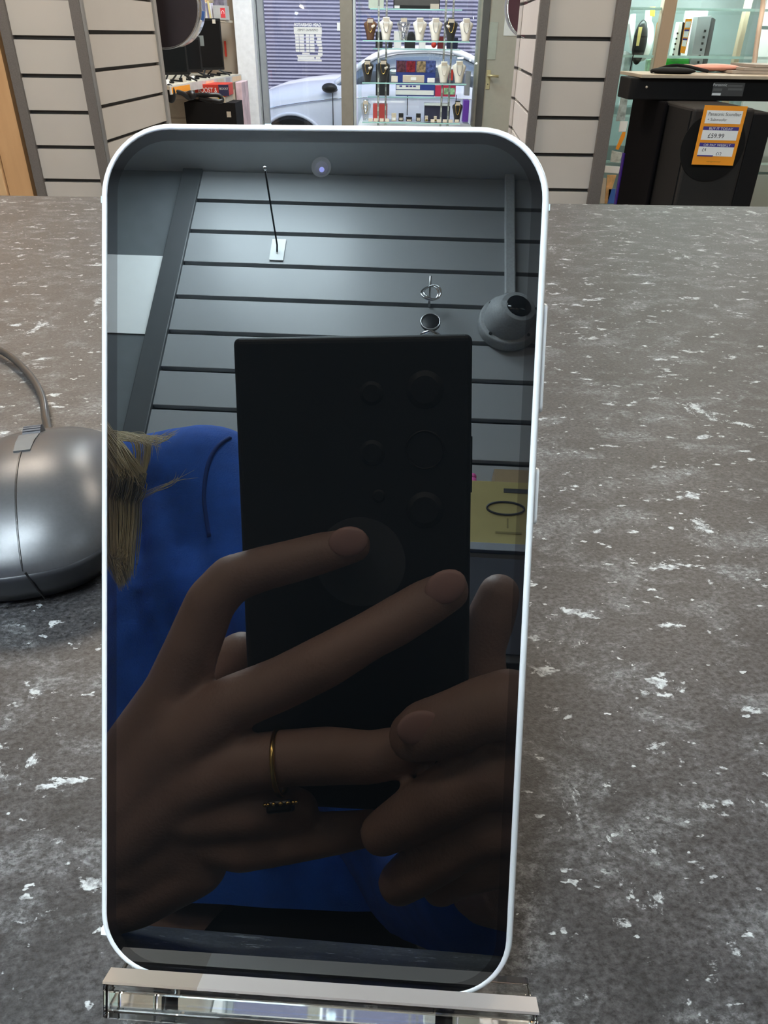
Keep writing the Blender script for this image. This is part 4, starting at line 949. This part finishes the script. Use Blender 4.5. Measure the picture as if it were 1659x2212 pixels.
zt3 = zt2 + .0085
b = B(); c0 = P(1455, 160, YS + .05)
b.sph((c0.x, YS + .06, zt3 + .006), .055, (1.1, .7, .16)); b.tube(smooth_path([(c0.x - .06, YS + .05, zt3 + .004), (c0.x + .02, YS + .10, zt3 + .018), (c0.x + .09, YS + .05, zt3 + .006)], 5), .004, 8)
tag(obj('cable_coil', b, M_blackm, smooth=True), 'flat coil of black cable on the tan board', 'cable')
o = obj('cable_loop', B().tube(smooth_path([P(1462, 150, YS + .2) * 1, P(1475, 143, YS + .2), P(1495, 144, YS + .2), P(1508, 149, YS + .2), P(1530, 151, YS + .2), P(1560, 149, YS + .2)], 5), .005, 8), mat('beige cable', (.45, .37, .30), .5), smooth=True); tag(o, 'beige loop of cable behind the black cable coil', 'cable')
q0 = P(1545, 146, YS + .18)
o = obj('pink_tray', B().sph((q0.x, YS + .18, zt3 + .012), .07, (1, .5, .13)), mat('salmon plastic', (.70, .33, .26), .5), smooth=True); tag(o, 'flat salmon pink dish on the board behind the cables', 'dish')
b = B()
for k in range(3): b.box((xs0 + .30 + .03 * k, YS + .10, zt3 + .0005 + .0075 * k), (xs0 + .93, YS + .28, zt3 + .0070 + .0075 * k))
tag(obj('paper_stack', b, mat('taupe card', (.36, .31, .26), .6)), 'stack of taupe cards at the right of the tan board', 'stack')
# subwoofer
a_, c_ = P(1478, 330, YSB), P(1625, 222, YSB)
x0, x1 = P(1487, 290, YSB).x, P(1620, 290, YSB).x
t = thing('subwoofer', 'black floor subwoofer with orange price card hanging on its front', 'subwoofer', (x0, YSB, 0))
zt_s = P(1550, 233, YSB).z
M_sub = mat('charcoal vinyl', (.026, .024, .023), .6, var=.1, scale=300, spec=.25)
obj('cabinet', B().box((x0, YSB, zt_s - .55), (x1, YSB + .34, zt_s)), M_sub, t, bevel=.008, seg=3)
obj('port_ring', B().cyl(((x0 + x1) / 2 - .01, YSB - .003, P(1550, 318, YSB).z), ((x0 + x1) / 2 - .01, YSB - .0003, P(1550, 318, YSB).z), .078, None, 48), mat('darker ring', (.012, .0115, .0115), .6, spec=.1), t)
obj('side_panel', B().box((x1 + .0005, YSB + .006, zt_s - .55), (x1 + .05, YSB + .34, zt_s - .01)), M_blackm, t, bevel=.004)
# speaker left of it
x2_ = P(1352, 300, 2.5).x
t = thing('floor_speaker', 'large black speaker cabinet left of the subwoofer with violet light painted on its edge', 'speaker', (x2_, 2.2, 0))
obj('cabinet', B().box((x2_, 2.2, .35), (x0 - .006, 2.5, zb_ - .001)), mat('black cloth', (.006, .0055, .0065), .9, spec=.05), t, bevel=.004)
obj('painted_side_light', B().box((x2_ - .004, 2.478, .35), (x2_ - .0005, 2.498, P(1340, 360, 2.2).z)), mat('painted violet light', (.045, .012, .20), .4), t)  # purple light along the side, painted as a thin violet strip
obj('base', B().box((x2_, 2.21, 0), (x0 - .004, 2.5, .3495)), M_blackm, t)
obj('side_panel', B().box((x0 - .003, YSB + .006, zt_s - .55), (x0 - .0005, YSB + .34, zt_s - .008)), M_blackm, bpy.data.objects['subwoofer'])
tag(obj('low_plinth', B().box((x0 + .0, YSB + .002, 0), (x1 + .05, YSB + .34, zt_s - .551)), M_trim), 'dark plinth under the subwoofer', 'plinth')
# price card on the subwoofer
t = thing('price_card', 'large orange price card with handwritten prices on the subwoofer', 'price ticket', P(1540, 357, YSB))
tl, tr, br, bl = (1519, 228), (1611, 229), (1587, 358.5), (1497, 354.5)
pTL, pBL, pBR, pTR = (P(*q_, YSB - .012) for q_ in (tl, bl, br, tr))
ux_ = ((pTR - pTL) + (pBR - pBL)).normalized(); Wc = ((pTR - pTL).length + (pBR - pBL).length) / 2
uz_ = ((pTL - pBL) + (pTR - pBR)); Hc = uz_.length / 2; uz_.normalize(); uz_ = (uz_ - ux_ * (uz_ @ ux_)).normalized()
cc_ = (pTL + pBL + pBR + pTR) / 4; nn_ = ux_.cross(uz_)
def C(u, v, d=0): return cc_ + ux_ * (u - .5) * Wc + uz_ * (.5 - v) * Hc + nn_ * d
def crect(n_, u0, v0, u1, v1, m, d, th=.0004): obj(n_, B().obox(C(u0, v1, d), ux_ * (u1 - u0) * Wc, nn_ * th, uz_ * (v1 - v0) * Hc), m, t)
crect('card', 0, 0, 1, 1, M_orange, 0, .0008)
crect('white_panel', .08, .08, .92, .295, M_paper, .0009); crect('white_panel', .08, .405, .92, .57, M_paper, .0009); crect('white_panel', .08, .685, .92, .845, M_paper, .0009)
crect('blue_band', .08, .345, .92, .405, M_purple, .0010); crect('blue_band', .08, .62, .92, .685, M_purple, .0010); crect('blue_band', .08, .83, .46, .852, M_purple, .0015)
def ct(s, u, v, hgt, m, wd=None): text('lettering', s, m, C(u, v, .0012), ux_, uz_, hgt * Hc, t, width=wd * Wc if wd else None, thick=.0006)
ct('Panasonic Soundbar', .13, .165, .055, M_ink, .76); ct('+ Subwoofer', .13, .25, .045, M_ink, .46)
ct('BUY IT TODAY', .22, .397, .04, M_paper, .56); ct('£59.99', .23, .535, .075, M_ink, .38)
ct('OR PAY WEEKLY', .18, .675, .04, M_paper, .64); ct('£4', .17, .765, .055, M_ink); ct('£12', .52, .825, .05, M_ink)
ct('cashgenerator', .34, .955, .028, mat('brown print', (.35, .15, .02), .5), .34)

# ------------------------------------------------------------------ the phone that takes the picture
t = thing('camera_phone', 'black phone held up in both hands, mirrored in the standing phone glass', 'phone', CM(-23.6, 45, -6))
def cmbox(x0, x1, y0, y1, z0, z1):
    q = CM(x0, y0, z0); return B().obox(q, (CM(x1, y0, z0) - q), (CM(x0, y1, z0) - q), (CM(x0, y0, z1) - q))
M_case = mat('black phone case', (.012, .013, .016), .55, var=.1, scale=400)
obj('case', cmbox(-61.9, 14.7, -36, 127, -10.5, -1.6), M_case, t, bevel=.0022, seg=4)
obj('screen', cmbox(-59.5, 12.3, -33.5, 124.5, -10.9, -10.55), M_scr, t)
for (x_, y_, r_) in ((0, -19, 6), (0, 19.5, 6), (-17, -18, 3.8), (-17, 1, 4.2), (-15, 15, 2.2)):
    obj('lens_ring', B().cyl(CM(x_, y_, -1.59), CM(x_, y_, -1.42), r_ / 1000, None, 32), M_case, t, True)
    obj('lens', B().cyl(CM(x_, y_, -1.415), CM(x_, y_, -1.39), r_ * .72 / 1000, None, 32), M_case, t)
b = B()
b.tube([CM(6.0 * math.cos(a), 6.0 * math.sin(a), -1.3) for a in [2 * math.pi * k / 40 for k in range(41)]], .00035, 6, False)
obj('lens_ring', b, M_black, t, True)
obj('grip_disc', B().cyl(CM(-21.3, 37, -1.59), CM(-21.3, 37, -.9), .0150, None, 48), mat('smoky grip disc', (.06, .062, .068), .6), t)
obj('side_key', cmbox(14.71, 15.1, -4, 14, -7.5, -4.5), M_black, t)

# ------------------------------------------------------------------ the person holding it
HEAD = O0 + Vector((-.60, -.44, .42))
person = thing('person', 'blond person in blue sweater holding up the black phone, mirrored in the glass', 'person', Vector((-.22, -.50, 0)))
M_skin = mat('skin', (.36, .225, .18), .5, var=.10, scale=35, bump=.12, bscale=900)
def rc(l): return [(RC(px, py, zc), r / 1000) for px, py, zc, r in l]
hb = B()
# left hand across the back of the phone
LW = RC(150, 1900, 14)
mcp = [(378, 1500, 20, 10.5), (405, 1590, 27, 11.2), (425, 1680, 28, 11), (425, 1790, 23, 10)]
for m_ in mcp: chain(hb, [(LW, .0185), (RC((150 + m_[0]) / 2, (1900 + m_[1]) / 2, (14 + m_[2]) / 2), .0150), (RC(*m_[:3]), m_[3] / 1000)])
for a_, c_ in zip(mcp, mcp[1:]): capsule(hb, RC(*a_[:3]), RC(*c_[:3]), a_[3] / 1100, c_[3] / 1100); capsule(hb, RC((150 + a_[0]) / 2, (1900 + a_[1]) / 2, 18), RC((150 + c_[0]) / 2, (1900 + c_[1]) / 2, 20), .014, .014)
chain(hb, rc([mcp[0], (415, 1400, 21, 8.8), (455, 1300, 19, 8.0), (500, 1250, 16, 7.6), (570, 1228, 13, 7.2), (640, 1210, 10.5, 7.0), (700, 1193, 8.5, 6.7), (765, 1178, 7, 5.6)]))
chain(hb, rc([mcp[1], (500, 1520, 26, 8.8), (610, 1475, 23, 8.4), (700, 1430, 21, 8.4), (800, 1372, 17, 7.6), (850, 1345, 14, 7.9), (920, 1303, 11, 7.6), (970, 1276, 9, 6.6)]))
chain(hb, rc([mcp[2], (520, 1650, 28, 9), (620, 1637, 27, 8.7), (710, 1632, 26, 8.9), (800, 1636, 22, 8.2), (860, 1625, 20, 8), (900, 1618, 18, 7.4)]))
chain(hb, rc([(430, 1740, 25, 12), (560, 1742, 23, 9.5), (640, 1752, 19, 7.5)]))
chain(hb, rc([mcp[3], (520, 1822, 22, 9.0), (620, 1812, 19, 8.0), (720, 1800, 15, 7), (800, 1788, 11, 6)]))
chain(hb, [(LW, .017), (RC(250, 1690, 2), .0145), (RC(360, 1560, -12), .011), (RC(440, 1470, -19), .0095), (RC(520, 1410, -20), .008)])
chain(hb, rc([(170, 1950, 14, 14), (300, 1915, 18, 13), (420, 1860, 20, 11.5), mcp[3]]))
LE = O0 + Vector((-.42, -.24, -.105))
chain(hb, [(LW, .0185), (LW.lerp(LE, .25), .023), (LW.lerp(LE, .5), .028)])
# right hand from the right side
RWr = RC(1130, 1905, -22)
mc2 = [(1150, 1640, 4, 10), (1160, 1720, 8, 10.5), (1150, 1800, 6, 10), (1135, 1880, 2, 9)]
for m_ in mc2: chain(hb, [(RWr, .017), (RC(*m_[:3]), m_[3] / 1000)])
for a_, c_ in zip(mc2, mc2[1:]): capsule(hb, RC(*a_[:3]), RC(*c_[:3]), .0098, .0098)
chain(hb, rc([mc2[0], (1135, 1560, 24, 9.8), (1100, 1518, 34, 9.8), (1040, 1533, 37, 9.2), (980, 1560, 37, 9.2), (920, 1578, 35, 8.8), (893, 1590, 33, 7.6)]))
chain(hb, rc([mc2[1], (1120, 1680, 28, 10), (1050, 1672, 34, 9.6), (970, 1712, 34, 9.2), (890, 1762, 31, 8.4), (825, 1800, 27, 7)]))
chain(hb, rc([mc2[2], (1110, 1775, 24, 9.6), (1040, 1785, 29, 9.2), (960, 1838, 27, 8.6), (900, 1880, 24, 8), (862, 1908, 21, 7)]))
chain(hb, rc([mc2[3], (1080, 1860, 12, 8.2), (1010, 1880, 18, 7.4), (950, 1915, 15, 6.4)]))
chain(hb, rc([(1120, 1800, -24, 13), (1075, 1640, -26, 11.5), (1040, 1500, -26, 10), (1040, 1400, -26, 8.8), (1062, 1330, -25, 8.8), (1078, 1285, -25, 7.8)]))
RE = O0 + Vector((.005, -.315, -.125))
chain(hb, [(RWr, .018), (RWr.lerp(RE, .3), .023), (RWr.lerp(RE, .55), .028)])
hands = remesh(hb, .0013, 9)
# head, neck and torso core
bb = B()
sh_r, sh_l = O0 + Vector((-.225, -.40, .165)), O0 + Vector((-.68, -.40, .150))
bb.sph(HEAD + Vector((0, -.01, .035)), .085, (.92, 1.1, 1.12), n=32).sph(HEAD + Vector((0, .02, -.055)), .060, (.95, 1.0, 1.1), n=24)
bb.sph(HEAD + Vector((0, .098, -.005)), .014, (.8, 1, 1.5)).sph(HEAD + Vector((0, .075, -.068)), .022, (1.1, .7, .6)).sph(HEAD + Vector((.084, -.01, 0)), .022, (.35, .8, 1.2)).sph(HEAD + Vector((-.084, -.01, 0)), .022, (.35, .8, 1.2))
for s_ in (-1, 1): bb.sph(HEAD + Vector((.034 * s_, .080, .024)), .014, (1.3, .6, .7))
capsule(bb, HEAD + Vector((0, -.03, -.06)), O0 + Vector((-.50, -.45, .16)), .050, .058, 24)
capsule(bb, O0 + Vector((-.45, -.45, .09)), O0 + Vector((-.22, -.48, -.2)), .09, .10, 24)
capsule(bb, sh_l, sh_r, .036, .036); 
for e_, s0, w_ in ((RE, sh_r, RWr), (LE, sh_l, LW)): chain(bb, [(s0, .036), (e_, .032), (w_.lerp(e_, .6), .028)])
for s_ in (-1, 1): chain(bb, [(O0 + Vector((-.20 + .08 * s_, -.49, -.26)), .08), (O0 + Vector((-.21 + .10 * s_, -.47, -.64)), .055), (O0 + Vector((-.22 + .12 * s_, -.50, -1.04)), .035)])
core = remesh(bb, .007, 3)
bm = bmesh.new(); bm.from_mesh(hands); bm.from_mesh(core)
body = bpy.data.meshes.new('body'); bm.to_mesh(body); bm.free(); body.materials.clear()
link('body', body, M_skin, person, True)
M_nail = mat('fingernail', (.56, .33, .29), .3)
for px, py, zc, rx, rot in ((752, 1170, 13.5, 5.0, 10), (962, 1268, 16.2, 5.4, 30), (905, 1572, 42.5, 5.2, 20)):
    c = RC(px, py, zc); ax_ = (RC(px + 30 * math.cos(R(rot)), py - 30 * math.sin(R(rot)), zc) - c).normalized()
    nrm_ = CF; bx = nrm_.cross(ax_).normalized()
    m3 = Matrix((ax_, bx, nrm_)).transposed()
    obj('fingernail', B().sph(c, rx / 1000, (1.25, .95, .28), m3), M_nail, person, True)
# sweater
sb = B()
def ell(b, c, r, sc): b.sph(O0 + Vector(c), r, sc, n=40)
ell(sb, (-.43, -.45, .06), .2, (1.0, .58, .72)); ell(sb, (-.30, -.47, -.06), .2, (.98, .58, .60)); ell(sb, (-.20, -.48, -.155), .2, (.97, .60, .50)); ell(sb, (-.45, -.45, .155), .12, (1.3, .75, .50))
capsule(sb, O0 + Vector((-.58, -.43, .175)), O0 + Vector((-.34, -.42, .182)), .05, .05)
for s0, e_, w_, sg in ((sh_r, RE, RWr, 1), (sh_l, LE, LW, -1)):
    chain(sb, [(O0 + Vector((-.43 + .08 * sg, -.44, .172)), .056), (s0, .064), (s0.lerp(e_, .45) + Vector((0, -.01, -.01)), .056), (e_, .054), (e_.lerp(w_, .35), .047), (e_.lerp(w_, .62), .038)], 24)
    for k in range(5): capsule(sb, s0.lerp(e_, .55 + .09 * k) + Vector((-.03, .03, .02)), s0.lerp(e_, .58 + .09 * k) + Vector((.03, .03, -.02)), .038, .036)
# folds falling from the shoulder
for k in range(6):
    x_ = -.33 + .035 * k * .9
    chain(sb, [(O0 + Vector((x_ - .01, -.352 - .012 * abs(k - 3), .17 - .012 * k)), .012), (O0 + Vector((x_ + .012, -.335, .05)), .016), (O0 + Vector((x_ + .035, -.335, -.10)), .018)])
sw = remesh(sb, .0055, 5); sw.materials.clear()
from mathutils import noise as mnoise
bm = bmesh.new(); bm.from_mesh(sw); bm.normal_update()
for v in bm.verts:
    q = v.co - O0
    f_ = mnoise.noise(Vector((q.x * 17 + q.z * 5, q.y * 9, q.z * 4.5 + q.x * 3))) * .011 + abs(mnoise.noise(Vector((q.x * 30 + q.z * 14, q.y * 14, q.z * 9)))) * -.008
    v.co += v.normal * f_ * min(1, max(.15, (.20 - q.z) * 9))
bmesh.ops.bisect_plane(bm, geom=bm.verts[:] + bm.edges[:] + bm.faces[:], plane_co=O0 + Vector((0, 0, -.168)), plane_no=(0, 0, 1), clear_inner=True)
bm.to_mesh(sw); bm.free()
M_sweat = mat('royal blue fleece', (.013, .12, .62), .85, var=.12, scale=60, bump=.4, bscale=700, sheen=.05)
swo = link('sweater', sw, M_sweat, person, True)
from mathutils.bvhtree import BVHTree
_bv = BVHTree.FromPolygons([v.co for v in sw.vertices], [list(p.vertices) for p in sw.polygons])
sm_pts = []
for px, py in ((497, 946), (482, 955), (468, 968), (457, 985), (450, 1003), (445, 1025), (442, 1050), (441, 1080), (446, 1120), (452, 1160)):
    o_, v_ = mir(px, py); hit = _bv.ray_cast(o_ + v_ * .2, v_)
    if hit[0]: sm_pts.append(hit[0] + hit[1] * .0002)
if len(sm_pts) > 3: obj('armhole_seam', B().tube(smooth_path(sm_pts, 4), .0019, 6), mat('blue seam', (.008, .045, .26), .9), swo, True)
tb = B()
for s_ in (-1, 1): chain(tb, [(O0 + Vector((-.20 + .08 * s_, -.480, -.27)), .128), (O0 + Vector((-.21 + .10 * s_, -.47, -.62)), .078), (O0 + Vector((-.22 + .12 * s_, -.50, -1.00)), .06)], 24)
tr_ = remesh(tb, .01, 3); tr_.materials.clear(); link('trousers', tr_, M_blackm, person, True)
for s_ in (-1, 1):
    q = O0 + Vector((-.22 + .12 * s_, -.46, -1.06)); obj('shoe', B().sph(q, .05, (.85, 2.3, .75)), M_black, person, True)
# hair: cap and long strands
obj('eye', B().sph(HEAD + Vector((.034, .086, .024)), .0105), mat('eye', (.75, .74, .72), .2), person, True)
obj('eye', B().sph(HEAD + Vector((-.034, .086, .024)), .0105), MATS['eye'], person, True)
obj('lips', B().sph(HEAD + Vector((0, .092, -.062)), .012, (1.7, .5, .5)), mat('lips', (.5, .18, .16), .4), person, True)
M_hair = mat('ash blond hair', (.66, .56, .36), .45, var=.25, scale=20)
hbm = B(); hbm.sph(HEAD + Vector((0, -.035, .05)), .10, (.98, 1.08, 1.06), n=32).sph(HEAD + Vector((0, -.07, -.06)), .085, (1.1, .7, 1.6), n=24)
hair_me = remesh(hbm, .006, 3); hair_me.materials.clear(); ho = link('hair', hair_me, M_hair, person, True)
b = B(); rnd = random.Random(3)
root = HEAD + Vector((.085, 0, .0))
for k in range(1100):
    u = rnd.random(); w = rnd.gauss(0, 1)
    yy = -.275 + rnd.uniform(-.02, .03)
    s0 = root + Vector((rnd.uniform(-.03, .005), rnd.uniform(-.05, .06), rnd.uniform(-.06, .04)))
    p1 = RY(205 + 62 * u + 4 * w, 945 + 20 * rnd.random() + 18 * u, yy); p2 = RY(228 + 62 * u + 6 * w, 1060 + 30 * rnd.random(), yy)
    p3 = RY(238 + 42 * u + 7 * w, 1190 + 20 * rnd.random(), yy + .005); p4 = RY(262 + 16 * u + 6 * w, 1165 + 115 * rnd.random() ** .7 * (1 - .3 * u), yy + .01)
    b.tube(smooth_path([s0, p1, p2, p3, p4], 3), [.00045] * 10 + [.0003, .0002, .0001], 3, False)
for k in range(46):                              # flyaway strands over the shoulder
    yy = -.285 + rnd.uniform(-.02, .03); e_ = rnd.random()
    b.tube(smooth_path([RY(215, 925 + 18 * rnd.random(), yy), RY(260 + 20 * e_, 932 + 22 * rnd.random(), yy), RY(310 + 40 * e_, 938 + 25 * rnd.random(), yy), RY(300 + 95 * e_, 925 + 130 * rnd.random() * (1 - e_), yy)], 5), [.00030] * 13 + [.0002, .0001, .00005], 3, False)
for k in range(9):
    yy = -.28
    b.tube(smooth_path([RY(235, 1078 + 3 * k, yy), RY(300, 1066 + 2 * k, yy), RY(370, 1045 + rnd.uniform(-6, 6), yy), RY(400 + rnd.uniform(-20, 30), 1025 + rnd.uniform(-16, 14), yy)], 5), [.00022] * 13 + [.00015, .0001, .00005], 3, False)
for k in range(40):
    yy = -.285 + rnd.uniform(-.02, .02); dx_ = rnd.uniform(0, 70)
    b.tube(smooth_path([RY(250 + dx_ * .4, 935, yy), RY(285 + dx_ * .6, 960, yy), RY(290 + dx_ * .3, 1040, yy), RY(292 + dx_ * .15 + rnd.uniform(-5, 5), 1080, yy)], 4), [.00035] * 10 + [.0003, .0002, .0001], 3, False)
obj('hair_strands', b, M_hair, ho, True)
# ring on the left hand
c = RC(605, 1645, 27); axr = (RC(680, 1636, 27) - RC(540, 1650, 28)).normalized()
u_ = CF.cross(axr).normalized(); 
if u_.z > 0: u_ = -u_
v_ = axr.cross(u_).normalized()
t = thing('finger_ring', 'thin gold ring with square dark stone worn on the hand across the phone', 'ring', c)
obj('ring_band', B().tube([c + (u_ * math.cos(a) + v_ * math.sin(a)) * .0098 for a in [2 * math.pi * k / 48 for k in range(49)]], .0008, 8, False), M_gold, t, True)
gd = (u_ * .86 + CF * .5).normalized(); gc = c + gd * .0112; gx_ = axr; gy_ = gd.cross(axr).normalized()
obj('stone', B().obox(gc - gx_ * .0038 - gy_ * .0032, gx_ * .0076, gy_ * .0064, gd * .0035), mat('black stone', (.006, .006, .007), .3, spec=.3), t, bevel=.0008)
b = B()
for i_ in range(14):
    a = 2 * math.pi * i_ / 14; b.sph(gc + gx_ * .0048 * math.cos(a) + gy_ * .0042 * math.sin(a) + gd * .001, .0007, n=8)
obj('stone_setting', b, M_gold, t, True)
